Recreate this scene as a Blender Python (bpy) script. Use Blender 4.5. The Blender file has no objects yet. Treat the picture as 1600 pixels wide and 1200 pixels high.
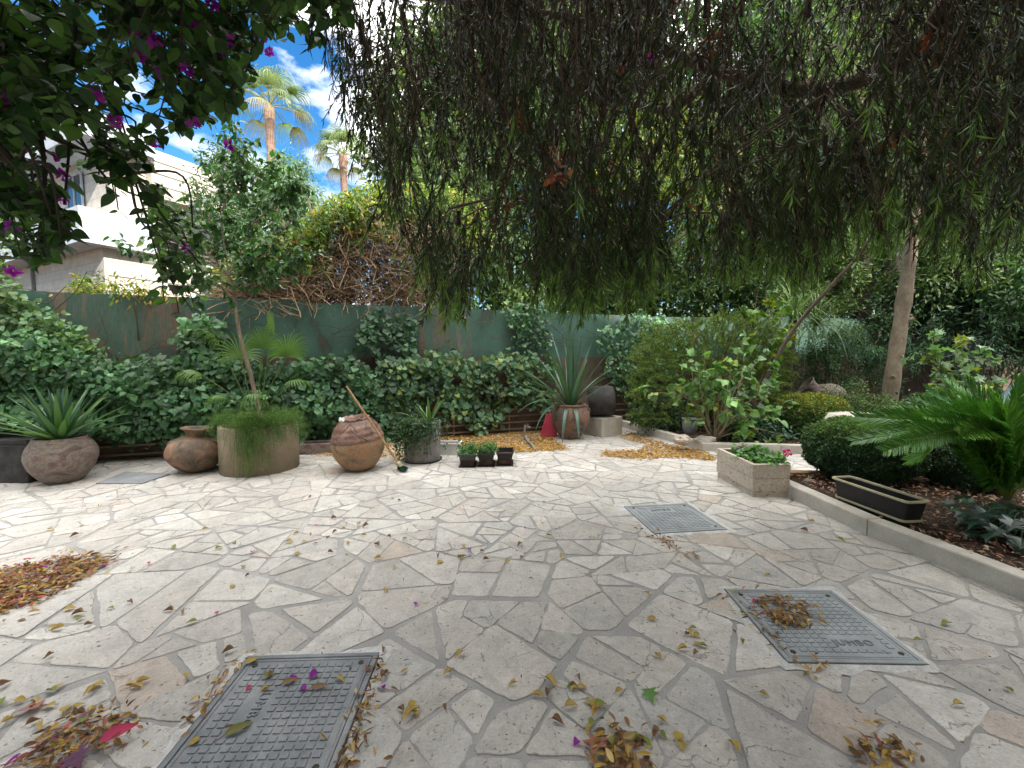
import bpy, math, random
import numpy as np
from mathutils import Vector, noise as mnoise
R = math.radians
rng = np.random.default_rng(7)
random.seed(7)
scene = bpy.context.scene
COL = scene.collection

# ---------------------------------------------------------------- camera
CAM_H = 1.4; FPX = 660.0; HOR = 555.0
PITCH = math.atan((600 - HOR) / FPX)
cd = bpy.data.cameras.new('camera'); cam = bpy.data.objects.new('camera', cd); COL.objects.link(cam)
cd.sensor_width = 36; cd.lens = FPX / 1600 * 36; cd.clip_start = 0.05; cd.clip_end = 2000
cam.location = (0, 0, CAM_H); cam.rotation_euler = (math.pi / 2 - PITCH, 0, 0)
scene.camera = cam

# ---------------------------------------------------------------- sky, sun, exposure
SUN_EL, SUN_AZ = 30.0, 135.0
w = bpy.data.worlds.new('World'); scene.world = w; w.use_nodes = True
nt = w.node_tree; nt.nodes.clear()
def N(t, typ, **kw):
    n = t.nodes.new(typ)
    for k, v in kw.items(): setattr(n, k, v)
    return n
out = N(nt, 'ShaderNodeOutputWorld'); bg = N(nt, 'ShaderNodeBackground')
sky = N(nt, 'ShaderNodeTexSky'); sky.sky_type = 'NISHITA'; sky.sun_disc = False
sky.sun_elevation = R(SUN_EL); sky.sun_rotation = R(SUN_AZ); sky.air_density = 1.0; sky.dust_density = 0.3; sky.ozone_density = 2.5
tc = N(nt, 'ShaderNodeTexCoord'); mp = N(nt, 'ShaderNodeMapping'); mp.inputs['Scale'].default_value = (1.0, 1.0, 2.2)
mp.inputs['Location'].default_value = (0.35, 0.1, 0.2)
n1 = N(nt, 'ShaderNodeTexNoise'); n1.inputs['Scale'].default_value = 3.4; n1.inputs['Detail'].default_value = 7; n1.inputs['Roughness'].default_value = .55
cr = N(nt, 'ShaderNodeMapRange'); cr.inputs[1].default_value = .50; cr.inputs[2].default_value = .66; cr.clamp = True
# thicker, brighter clouds added overhead, mostly out of view, to light the yard
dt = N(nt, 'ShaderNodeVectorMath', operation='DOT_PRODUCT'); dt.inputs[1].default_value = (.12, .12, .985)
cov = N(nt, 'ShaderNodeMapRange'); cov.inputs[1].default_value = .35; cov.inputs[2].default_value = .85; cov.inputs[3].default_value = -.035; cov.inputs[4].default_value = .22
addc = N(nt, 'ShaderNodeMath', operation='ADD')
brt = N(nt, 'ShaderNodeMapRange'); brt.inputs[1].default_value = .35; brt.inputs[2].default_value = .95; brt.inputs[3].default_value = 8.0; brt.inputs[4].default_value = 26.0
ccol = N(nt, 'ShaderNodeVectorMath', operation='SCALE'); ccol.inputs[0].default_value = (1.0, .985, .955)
mx = N(nt, 'ShaderNodeMix', data_type='RGBA'); pass
hs = N(nt, 'ShaderNodeHueSaturation'); hs.inputs['Saturation'].default_value = 1.35; hs.inputs['Value'].default_value = .85
L = nt.links.new
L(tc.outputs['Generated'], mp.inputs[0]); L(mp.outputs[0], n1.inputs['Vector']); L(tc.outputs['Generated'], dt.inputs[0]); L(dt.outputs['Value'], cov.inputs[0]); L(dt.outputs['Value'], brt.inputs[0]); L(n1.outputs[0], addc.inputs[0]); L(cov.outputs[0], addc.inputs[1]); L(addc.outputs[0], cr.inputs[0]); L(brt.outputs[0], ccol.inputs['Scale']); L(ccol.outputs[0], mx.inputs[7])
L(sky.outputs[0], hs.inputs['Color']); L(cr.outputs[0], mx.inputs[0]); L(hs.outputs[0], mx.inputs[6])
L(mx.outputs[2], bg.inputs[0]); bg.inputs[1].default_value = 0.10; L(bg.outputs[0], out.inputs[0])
sd = bpy.data.lights.new('sun', 'SUN'); sd.energy = 3.0; sd.angle = R(.5); sd.color = (1, .95, .87)
so = bpy.data.objects.new('sun', sd); COL.objects.link(so)
sdir = Vector((math.sin(R(SUN_AZ)) * math.cos(R(SUN_EL)), math.cos(R(SUN_AZ)) * math.cos(R(SUN_EL)), math.sin(R(SUN_EL))))
so.rotation_euler = (-sdir).to_track_quat('-Z', 'Y').to_euler()
scene.view_settings.view_transform = 'Standard'; scene.view_settings.look = 'None'
scene.view_settings.exposure = 1.5; scene.view_settings.gamma = 1
scene.render.engine = 'CYCLES'
scene.cycles.max_bounces = 6; scene.cycles.diffuse_bounces = 3; scene.cycles.glossy_bounces = 2
scene.cycles.transmission_bounces = 3; scene.cycles.transparent_max_bounces = 4

# ---------------------------------------------------------------- pixel -> place helpers (photo is 1600 x 1200)
def ray(x, y):
    u = (x - 800) / FPX; v = (600 - y) / FPX
    return np.array([u, math.cos(PITCH) + v * math.sin(PITCH), -math.sin(PITCH) + v * math.cos(PITCH)])
C0 = np.array([0, 0, CAM_H])
def G(x, y, z=0.0):
    d = ray(x, y); return C0 + d * ((z - CAM_H) / d[2])
def A(x, y, Y):
    d = ray(x, y); return C0 + d * (Y / d[1])
def inpoly(x, y, poly):
    c = False; n = len(poly); j = n - 1
    for i in range(n):
        xi, yi = poly[i]; xj, yj = poly[j]
        if (yi > y) != (yj > y) and x < (xj - xi) * (y - yi) / (yj - yi) + xi: c = not c
        j = i
    return c
def sample_poly(poly, n):
    xs = [p[0] for p in poly]; ys = [p[1] for p in poly]; o = []
    while len(o) < n:
        x = random.uniform(min(xs), max(xs)); y = random.uniform(min(ys), max(ys))
        if inpoly(x, y, poly): o.append((x, y))
    return o

# ---------------------------------------------------------------- mesh builder
class B:
    def __init__(s): s.V = []; s.Lp = []; s.S = []; s.C = []; s.M = []; s.n = 0
    def raw(s, V, loops, sizes, C, mi=0):
        V = np.asarray(V, float).reshape(-1, 3); loops = np.asarray(loops, np.int64).ravel(); sizes = np.asarray(sizes, np.int64).ravel()
        s.V.append(V); s.Lp.append(loops + s.n); s.S.append(sizes)
        C = np.asarray(C, float)
        if C.ndim == 1: C = np.tile(C[:3], (len(V), 1))
        s.C.append(C); s.M.append(np.full(len(sizes), mi)); s.n += len(V)
    def add(s, V, F, col=(1, 1, 1), mi=0):
        s.raw(V, [i for f in F for i in f], [len(f) for f in F], col, mi)
    def box(s, c, d, col=(1, 1, 1), mi=0, rz=0, taper=1.0):
        x, y, z = d[0] / 2, d[1] / 2, d[2] / 2
        V = np.array([(-x, -y, -z), (x, -y, -z), (x, y, -z), (-x, y, -z), (-x * taper, -y * taper, z), (x * taper, -y * taper, z), (x * taper, y * taper, z), (-x * taper, y * taper, z)])
        ca, sa = math.cos(rz), math.sin(rz)
        V = V @ np.array([[ca, sa, 0], [-sa, ca, 0], [0, 0, 1]]) + np.array(c)
        s.add(V, [(0, 3, 2, 1), (4, 5, 6, 7), (0, 1, 5, 4), (1, 2, 6, 5), (2, 3, 7, 6), (3, 0, 4, 7)], col, mi)
    def lathe(s, prof, c=(0, 0, 0), n=48, col=(1, 1, 1), mi=0, wob=0.0, tilt=None, seed=0):
        V = []
        for (r, z) in prof:
            for k in range(n):
                a = 2 * math.pi * k / n
                q = 1 + wob * mnoise.noise((math.cos(a) * 1.6 + seed, math.sin(a) * 1.6, z * 5))
                V.append((r * q * math.cos(a), r * q * math.sin(a), z))
        V = np.array(V)
        if tilt is not None:
            from mathutils import Euler
            V = V @ np.array(Euler(tilt).to_matrix()).T
        V = V + np.array(c)
        F = []
        for i in range(len(prof) - 1):
            for k in range(n):
                k2 = (k + 1) % n
                F.append((i * n + k, i * n + k2, (i + 1) * n + k2, (i + 1) * n + k))
        s.add(V, F, col, mi)
    def tube(s, pts, rad, n=6, col=(1, 1, 1), mi=0, cap=True):
        P = np.asarray(pts, float); m = len(P)
        rad = np.broadcast_to(np.asarray(rad, float), (m,))
        T = np.gradient(P, axis=0); T /= (np.linalg.norm(T, axis=1, keepdims=True) + 1e-9)
        ref = np.array([0, 0, 1.0]) if abs(T[0, 2]) < .9 else np.array([1.0, 0, 0])
        X = np.cross(T, ref); X /= (np.linalg.norm(X, axis=1, keepdims=True) + 1e-9); Y = np.cross(T, X)
        a = np.arange(n) * 2 * math.pi / n
        V = P[:, None] + rad[:, None, None] * (np.cos(a)[None, :, None] * X[:, None] + np.sin(a)[None, :, None] * Y[:, None])
        i = np.arange(m - 1)[:, None] * n; k = np.arange(n)[None, :]; k2 = (k + 1) % n
        q = np.stack([i + k, i + k2, i + n + k2, i + n + k], -1).reshape(-1, 4)
        s.raw(V.reshape(-1, 3), q, np.full(len(q), 4), col, mi)
        if cap: s.raw(V[-1], np.arange(n), [n], col, mi); s.raw(V[0], np.arange(n)[::-1], [n], col, mi)
    def build(s, name, mats, parent=None, smooth=False, loc=None):
        me = bpy.data.meshes.new(name)
        V = np.concatenate(s.V); Lp = np.concatenate(s.Lp); S = np.concatenate(s.S); C = np.concatenate(s.C); M = np.concatenate(s.M)
        if loc is not None: V = V - np.array(loc)
        me.vertices.add(len(V)); me.vertices.foreach_set('co', V.ravel())
        me.loops.add(len(Lp)); me.loops.foreach_set('vertex_index', Lp.astype(np.int32))
        me.polygons.add(len(S)); st = np.concatenate([[0], np.cumsum(S)[:-1]])
        me.polygons.foreach_set('loop_start', st.astype(np.int32)); me.polygons.foreach_set('loop_total', S.astype(np.int32))
        me.polygons.foreach_set('material_index', M.astype(np.int32))
        me.polygons.foreach_set('use_smooth', np.full(len(S), smooth))
        me.update(calc_edges=True); me.validate()
        ca = me.color_attributes.new('col', 'FLOAT_COLOR', 'POINT')
        ca.data.foreach_set('color', np.concatenate([C, np.ones((len(C), 1))], 1).ravel())
        for m in (mats if isinstance(mats, (list, tuple)) else [mats]): me.materials.append(m)
        o = bpy.data.objects.new(name, me); COL.objects.link(o)
        if loc is not None: o.location = loc
        if parent is not None:
            o.parent = parent
            o.location = Vector(o.location) - parent.location - (parent.parent.location if parent.parent else Vector((0, 0, 0)))
        return o
def tag(o, label, cat, group=None):
    o['label'] = label; o['category'] = cat
    if group: o['group'] = group
    return o
def thing(name, label, cat, loc=(0, 0, 0), group=None):
    o = bpy.data.objects.new(name, None); COL.objects.link(o); o.location = loc; o.empty_display_size = .2
    return tag(o, label, cat, group)
def struct(o): o['kind'] = 'structure'; return o
def stuff(o): o['kind'] = 'stuff'; return o
def bevel(o, w=.01, seg=2):
    m = o.modifiers.new('b', 'BEVEL'); m.width = w; m.segments = seg; m.limit_method = 'ANGLE'; m.angle_limit = R(40)
    return o

# leaf templates ------------------------------------------------
def strip_tmpl(rows, fold=.06, curl=.15, ybase=0.0):
    V = [(0, ybase, 0)]; F = []
    for (x, y) in rows:
        z = -curl * y * y
        V += [(-x, y, z + fold * x * 2), (0, y, z), (x, y, z + fold * x * 2)]
    V.append((0, 1, -curl)); n = len(rows)
    F += [(0, 2, 1), (0, 3, 2)]
    for i in range(n - 1):
        a = 1 + 3 * i; F += [(a, a + 1, a + 4, a + 3), (a + 1, a + 2, a + 5, a + 4)]
    a = 1 + 3 * (n - 1); t = len(V) - 1; F += [(a, a + 1, t), (a + 1, a + 2, t)]
    return np.array(V), F
NARROW = (np.array([(0, 0, 0), (.5, .38, .02), (0, 1, -.08), (-.5, .38, .02)]), [(0, 1, 2, 3)])
BROAD = (np.array([(0, 0, 0), (-.42, .3, .06), (-.36, .68, .03), (0, 1, -.1), (.36, .68, .03), (.42, .3, .06), (0, .5, -.01)]), [(0, 5, 4, 6), (6, 4, 3, 2), (0, 6, 2, 1)])
OVATE = strip_tmpl([(.22, .06), (.38, .16), (.47, .31), (.46, .48), (.35, .66), (.17, .84)], .07, .15)
HEART = strip_tmpl([(.34, -.06), (.52, .14), (.50, .40), (.30, .70)], .08, .2, ybase=.04)
IVY = strip_tmpl([(.30, -.06), (.56, .10), (.40, .34), (.46, .46), (.12, .80)], .06, .18)
LOBED = strip_tmpl([(.22, -.05), (.60, .06), (.30, .28), (.66, .52), (.22, .60), (.10, .82)], .08, .3)
def unit(v): return v / (np.linalg.norm(v, axis=-1, keepdims=True) + 1e-9)
def leaves(b, tm, P, D, Nn, Ln, Wd, Cc, mi=0):
    T, F = tm; P = np.asarray(P, float); n = len(P)
    if n == 0: return
    y = unit(np.asarray(D, float)); x = unit(np.cross(y, Nn)); z = np.cross(x, y)
    Ln = np.broadcast_to(Ln, (n,)); Wd = np.broadcast_to(Wd, (n,))
    V = P[:, None] + T[None, :, 0, None] * (Wd[:, None, None] * x[:, None]) + T[None, :, 1, None] * (Ln[:, None, None] * y[:, None]) + T[None, :, 2, None] * (Ln[:, None, None] * z[:, None])
    k = len(T); fl = np.array([i for f in F for i in f]); fs = np.array([len(f) for f in F])
    loops = (np.arange(n)[:, None] * k + fl[None]).ravel(); sizes = np.tile(fs, n)
    Cc = np.asarray(Cc, float)
    if Cc.ndim == 1: Cc = np.tile(Cc, (n, 1))
    b.raw(V.reshape(-1, 3), loops, sizes, np.repeat(Cc, k, axis=0), mi)
def rnd(n, s=1.0): return rng.normal(0, s, (n, 3))
def cols(n, pal, wts=None, var=.25):
    pal = np.array(pal, float); wts = None if wts is None else np.array(wts) / sum(wts)
    c = pal[rng.choice(len(pal), n, p=wts)]
    return np.clip(c * (1 + rng.normal(0, var, (n, 1))), .004, .9)
def blade(b, base, d, length, width, droop, col, seg=7, fold=.25, mi=0, sharp=.8):
    """sword leaf: ribbon with a V fold that bends down by droop along its length"""
    d = unit(np.array(d, float)); P = [np.array(base, float)]; T = [d]
    for i in range(seg):
        dd = unit(T[-1] + np.array([0, 0, -droop / seg])); T.append(dd); P.append(P[-1] + dd * length / seg)
    P = np.array(P); T = np.array(T); up = np.array([0, 0, 1.0])
    X = np.cross(T, up); nn = np.linalg.norm(X, axis=1, keepdims=True)
    if nn.min() < .05: X = X + rng.normal(0, .3, 3)
    X = unit(X); Z = np.cross(X, T)
    t = np.linspace(0, 1, seg + 1); wd = width * .5 * np.minimum(1, .55 + 1.6 * t) * (1 - t ** 2.6)
    wd[-1] = .0008
    V = np.stack([P - X * wd[:, None] + Z * wd[:, None] * fold * 2, P, P + X * wd[:, None] + Z * wd[:, None] * fold * 2], 1).reshape(-1, 3)
    F = []
    for i in range(seg):
        a = 3 * i; F += [(a, a + 1, a + 4, a + 3), (a + 1, a + 2, a + 5, a + 4)]
    b.add(V, F, col, mi)
def path_bend(p0, p1, sag=0.0, n=8, jit=0.0):
    p0 = np.array(p0, float); p1 = np.array(p1, float); t = np.linspace(0, 1, n)[:, None]
    P = p0 * (1 - t) + p1 * t; P[:, 2] += sag * 4 * (t * (1 - t))[:, 0]
    if jit: P[1:-1] += rng.normal(0, jit, (n - 2, 3))
    return P
def smooth_path(pts, n=20):
    P = np.array(pts, float); m = len(P); o = []
    Q = np.vstack([2 * P[0] - P[1], P, 2 * P[-1] - P[-2]])
    for i in range(1, m):
        a, b_, c, d = Q[i - 1], Q[i], Q[i + 1], Q[i + 2]
        for t in np.linspace(0, 1, max(2, n // (m - 1)), endpoint=(i == m - 1)):
            o.append(.5 * ((2 * b_) + (-a + c) * t + (2 * a - 5 * b_ + 4 * c - d) * t * t + (-a + 3 * b_ - 3 * c + d) * t ** 3))
    return np.array(o)

# ---------------------------------------------------------------- materials
def newmat(name):
    m = bpy.data.materials.new(name); m.use_nodes = True; t = m.node_tree
    p = t.nodes['Principled BSDF']; return m, t, p
def mat_leaf(name, rough=.5, trans=.3, spec=.4, tint=(1.3, 1.5, .5)):
    m, t, p = newmat(name); o = t.nodes['Material Output']
    at = N(t, 'ShaderNodeAttribute', attribute_name='col')
    p.inputs['Roughness'].default_value = rough; p.inputs['Specular IOR Level'].default_value = spec
    t.links.new(at.outputs['Color'], p.inputs['Base Color'])
    if trans > 0:
        tr = N(t, 'ShaderNodeBsdfTranslucent'); ml = N(t, 'ShaderNodeMix', data_type='RGBA', blend_type='MULTIPLY')
        ml.inputs[0].default_value = 1; ml.inputs[7].default_value = (*tint, 1)
        t.links.new(at.outputs['Color'], ml.inputs[6]); t.links.new(ml.outputs[2], tr.inputs[0])
        ms = N(t, 'ShaderNodeMixShader'); ms.inputs[0].default_value = trans
        t.links.new(p.outputs[0], ms.inputs[1]); t.links.new(tr.outputs[0], ms.inputs[2]); t.links.new(ms.outputs[0], o.inputs[0])
    return m
def mat_noise(name, stops, scale=6, detail=8, rough=.85, bump=.3, bscale=40, attr=False, distort=0.0, spec=.3, fine=.25, dist=.004, stretch=(1, 1, 1)):
    """stops: list of (pos, rgb); a second finer noise modulates; real relief through bump"""
    m, t, p = newmat(name); l = t.links.new
    tc = N(t, 'ShaderNodeTexCoord'); mpg = N(t, 'ShaderNodeMapping'); mpg.inputs['Scale'].default_value = stretch
    l(tc.outputs['Object'], mpg.inputs[0])
    n1 = N(t, 'ShaderNodeTexNoise'); n1.inputs['Scale'].default_value = scale; n1.inputs['Detail'].default_value = detail; n1.inputs['Distortion'].default_value = distort
    n1.inputs['Roughness'].default_value = .62
    l(mpg.outputs[0], n1.inputs['Vector'])
    cr = N(t, 'ShaderNodeValToRGB'); e = cr.color_ramp.elements
    while len(e) < len(stops): e.new(.5)
    for i, (ps, c) in enumerate(stops): e[i].position = ps; e[i].color = (*c, 1)
    l(n1.outputs[0], cr.inputs[0])
    n2 = N(t, 'ShaderNodeTexNoise'); n2.inputs['Scale'].default_value = bscale; n2.inputs['Detail'].default_value = 6; n2.inputs['Roughness'].default_value = .7
    l(mpg.outputs[0], n2.inputs['Vector'])
    mr = N(t, 'ShaderNodeMapRange'); mr.inputs[1].default_value = .3; mr.inputs[2].default_value = .7; mr.inputs[3].default_value = 1 - fine; mr.inputs[4].default_value = 1 + fine
    l(n2.outputs[0], mr.inputs[0])
    vm = N(t, 'ShaderNodeVectorMath', operation='SCALE'); l(cr.outputs[0], vm.inputs[0]); l(mr.outputs[0], vm.inputs['Scale'])
    last = vm.outputs[0]
    if attr:
        at = N(t, 'ShaderNodeAttribute', attribute_name='col'); v2 = N(t, 'ShaderNodeVectorMath', operation='MULTIPLY')
        l(last, v2.inputs[0]); l(at.outputs['Color'], v2.inputs[1]); last = v2.outputs[0]
    l(last, p.inputs['Base Color']); p.inputs['Roughness'].default_value = rough; p.inputs['Specular IOR Level'].default_value = spec
    bp = N(t, 'ShaderNodeBump'); bp.inputs['Strength'].default_value = bump; bp.inputs['Distance'].default_value = dist
    ad = N(t, 'ShaderNodeMath', operation='ADD'); l(n2.outputs[0], ad.inputs[0]); l(n1.outputs[0], ad.inputs[1])
    l(ad.outputs[0], bp.inputs['Height']); l(bp.outputs[0], p.inputs['Normal'])
    m['p'] = 1
    return m
M = {}
M['leaf'] = mat_leaf('leaf', .45, .3)
M['leaf_gloss'] = mat_leaf('leaf_gloss', .3, .18, .5)
M['leaf_dark'] = mat_leaf('leaf_dark', .5, .22, .25)
M['needle'] = mat_leaf('needle', .6, .25, .2)
M['dry_leaf'] = mat_leaf('dry_leaf', .7, .15, .2, (1.1, .9, .6))
M['petal'] = mat_leaf('petal', .6, .4, .2, (1.2, .6, 1.2))
M['twig'] = mat_leaf('twig', .85, 0, .2)
M['bark'] = mat_noise('bark', [(.3, (.07, .05, .035)), (.7, (.16, .12, .085))], 9, bump=.8, bscale=60, dist=.01, stretch=(1, 1, .3))
M['bark_dark'] = mat_noise('bark_dark', [(.3, (.018, .013, .011)), (.7, (.05, .035, .028))], 9, bump=.8, bscale=60, dist=.01, stretch=(1, 1, .3))
M['bark_pale'] = mat_noise('bark_pale', [(.3, (.15, .115, .08)), (.55, (.27, .215, .155)), (.75, (.36, .30, .22))], 7, bump=.5, bscale=50, dist=.006, stretch=(1, 1, .6))
M['bark_palm'] = mat_noise('bark_palm', [(.3, (.22, .13, .09)), (.7, (.42, .27, .20))], 3, bump=.8, bscale=14, dist=.05, stretch=(.6, .6, 2.5))
M['mortar'] = mat_noise('mortar', [(.3, (.235, .225, .215)), (.55, (.32, .31, .295)), (.8, (.47, .455, .43))], 2.5, bump=.5, bscale=120, fine=.2, dist=.003)
M['soil'] = mat_noise('soil', [(.3, (.025, .016, .011)), (.6, (.07, .042, .028)), (.8, (.13, .085, .055))], 12, bump=1, bscale=90, rough=.95, fine=.5, dist=.015)
M['kerb'] = mat_noise('kerb', [(.3, (.40, .365, .31)), (.7, (.58, .54, .47))], 5, bump=.55, bscale=90, fine=.14, dist=.004)
M['travertine'] = mat_noise('travertine', [(.33, (.17, .12, .09)), (.40, (.44, .37, .30)), (.7, (.58, .51, .43))], 26, bump=.8, bscale=70, fine=.22, dist=.006, distort=.6)
M['concrete'] = mat_noise('concrete', [(.3, (.20, .155, .105)), (.55, (.28, .225, .155)), (.75, (.34, .28, .20))], 3.5, bump=.4, bscale=110, fine=.1, dist=.003)
M['cement'] = mat_noise('cement', [(.3, (.38, .37, .36)), (.7, (.62, .61, .59))], 18, bump=.7, bscale=90, fine=.2, dist=.004)
M['block'] = mat_noise('block', [(.3, (.33, .30, .25)), (.7, (.50, .47, .41))], 6, bump=.3, bscale=80, fine=.1)
M['clay'] = mat_noise('clay', [(.30, (.05, .042, .035)), (.42, (.11, .082, .06)), (.53, (.18, .12, .08)), (.63, (.27, .145, .085)), (.75, (.30, .24, .18))], 5, bump=.55, bscale=45, rough=.75, fine=.25, distort=.8, dist=.006)
M['clay_grey'] = mat_noise('clay_grey', [(.30, (.06, .05, .045)), (.44, (.13, .10, .085)), (.56, (.25, .13, .085)), (.66, (.17, .14, .12)), (.78, (.40, .35, .30))], 4.5, bump=.6, bscale=45, rough=.85, fine=.3, distort=.8, dist=.006)
M['clay_glaze'] = mat_noise('clay_glaze', [(.3, (.10, .05, .036)), (.5, (.19, .10, .07)), (.7, (.32, .20, .14))], 8, bump=.7, bscale=30, rough=.42, spec=.5, fine=.25, dist=.01)
M['clay_purple'] = mat_noise('clay_purple', [(.32, (.10, .06, .055)), (.44, (.17, .115, .10)), (.52, (.23, .20, .165)), (.60, (.16, .105, .09)), (.72, (.30, .265, .205))], 4, bump=.6, bscale=40, rough=.6, fine=.2, distort=1.2, dist=.006, stretch=(1, 1, 1.8))
M['ochre'] = mat_noise('ochre', [(.32, (.10, .075, .05)), (.43, (.21, .15, .095)), (.53, (.33, .18, .095)), (.64, (.24, .19, .12)), (.75, (.38, .30, .20))], 5, bump=.5, bscale=45, rough=.85, fine=.25, distort=.6, dist=.005)
M['dark_stone'] = mat_noise('dark_stone', [(.3, (.018, .018, .018)), (.6, (.05, .047, .044)), (.8, (.12, .09, .065))], 6, bump=.6, bscale=60, fine=.3, dist=.005)
M['slate'] = mat_noise('slate', [(.3, (.17, .18, .19)), (.7, (.26, .27, .28))], 6, bump=.2, bscale=80, fine=.1)
M['fluted'] = mat_noise('fluted', [(.3, (.14, .13, .12)), (.7, (.29, .27, .245))], 5, bump=.4, bscale=70, fine=.2)
M['black_plastic'] = mat_noise('black_plastic', [(.3, (.012, .012, .013)), (.7, (.026, .026, .027))], 5, bump=.1, bscale=60, rough=.42, fine=.15)
M['grey_plastic'] = mat_noise('grey_plastic', [(.3, (.045, .045, .046)), (.7, (.08, .078, .078))], 5, bump=.1, bscale=60, rough=.5, fine=.15)
M['cream_plastic'] = mat_noise('cream_plastic', [(.3, (.42, .37, .22)), (.7, (.52, .46, .30))], 5, bump=.1, bscale=60, rough=.5, fine=.08)
M['white_plastic'] = mat_noise('white_plastic', [(.3, (.50, .49, .46)), (.7, (.68, .67, .63))], 8, bump=.15, bscale=60, rough=.5, fine=.1)
M['pink_plastic'] = mat_noise('pink_plastic', [(.3, (.42, .035, .07)), (.7, (.56, .07, .11))], 5, bump=.1, bscale=60, rough=.45, fine=.1)
M['cover'] = mat_noise('cover', [(.3, (.13, .14, .15)), (.5, (.20, .212, .225)), (.75, (.33, .335, .33))], 5, bump=.35, bscale=160, rough=.6, fine=.16, dist=.002)
M['cover_pale'] = mat_noise('cover_pale', [(.3, (.22, .235, .245)), (.55, (.32, .34, .35)), (.8, (.43, .44, .44))], 5, bump=.35, bscale=160, rough=.7, fine=.16, dist=.002)
M['cover_dirt'] = mat_noise('cover_dirt', [(.3, (.035, .03, .025)), (.7, (.10, .09, .08))], 30, bump=.6, bscale=120, fine=.3)
M['wood'] = mat_noise('wood', [(.3, (.30, .17, .08)), (.7, (.50, .31, .16))], 8, bump=.2, bscale=60, rough=.6, stretch=(1, 1, .15))
M['rail'] = mat_noise('rail', [(.3, (.17, .115, .09)), (.7, (.38, .29, .23))], 8, bump=.4, bscale=60, stretch=(.3, .3, 1))
M['wallplaster'] = mat_noise('wallplaster', [(.3, (.07, .046, .038)), (.5, (.13, .085, .068)), (.72, (.20, .145, .12))], 2.2, bump=.5, bscale=60, fine=.2, distort=.5)
M['bristle'] = mat_leaf('bristle', .6, 0, .3)
M['tarp'] = mat_noise('tarp', [(.3, (.10, .17, .20)), (.7, (.24, .34, .37))], 4, bump=.2, bscale=40, rough=.5, fine=.1)
M['green_sheet'] = mat_noise('green_sheet', [(.34, (.10, .06, .04)), (.40, (.055, .075, .055)), (.46, (.06, .12, .09)), (.60, (.08, .16, .125)), (.72, (.12, .19, .155)), (.80, (.26, .30, .27))], 1.6, detail=10, stretch=(1, 1, .5), bump=.25, bscale=50, rough=.55, fine=.14, distort=.3)
M['brown_sheet'] = mat_noise('brown_sheet', [(.3, (.07, .045, .032)), (.43, (.15, .11, .08)), (.50, (.075, .115, .085)), (.57, (.07, .13, .10)), (.62, (.16, .125, .095)), (.75, (.17, .15, .12))], 3.2, stretch=(1, 1, .22), bump=.3, bscale=50, rough=.7, fine=.2, distort=.6)
M['glass'] = newmat('glass')[0]
_p = M['glass'].node_tree.nodes['Principled BSDF']; _p.inputs['Base Color'].default_value = (.02, .03, .04, 1); _p.inputs['Roughness'].default_value = .08
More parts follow.
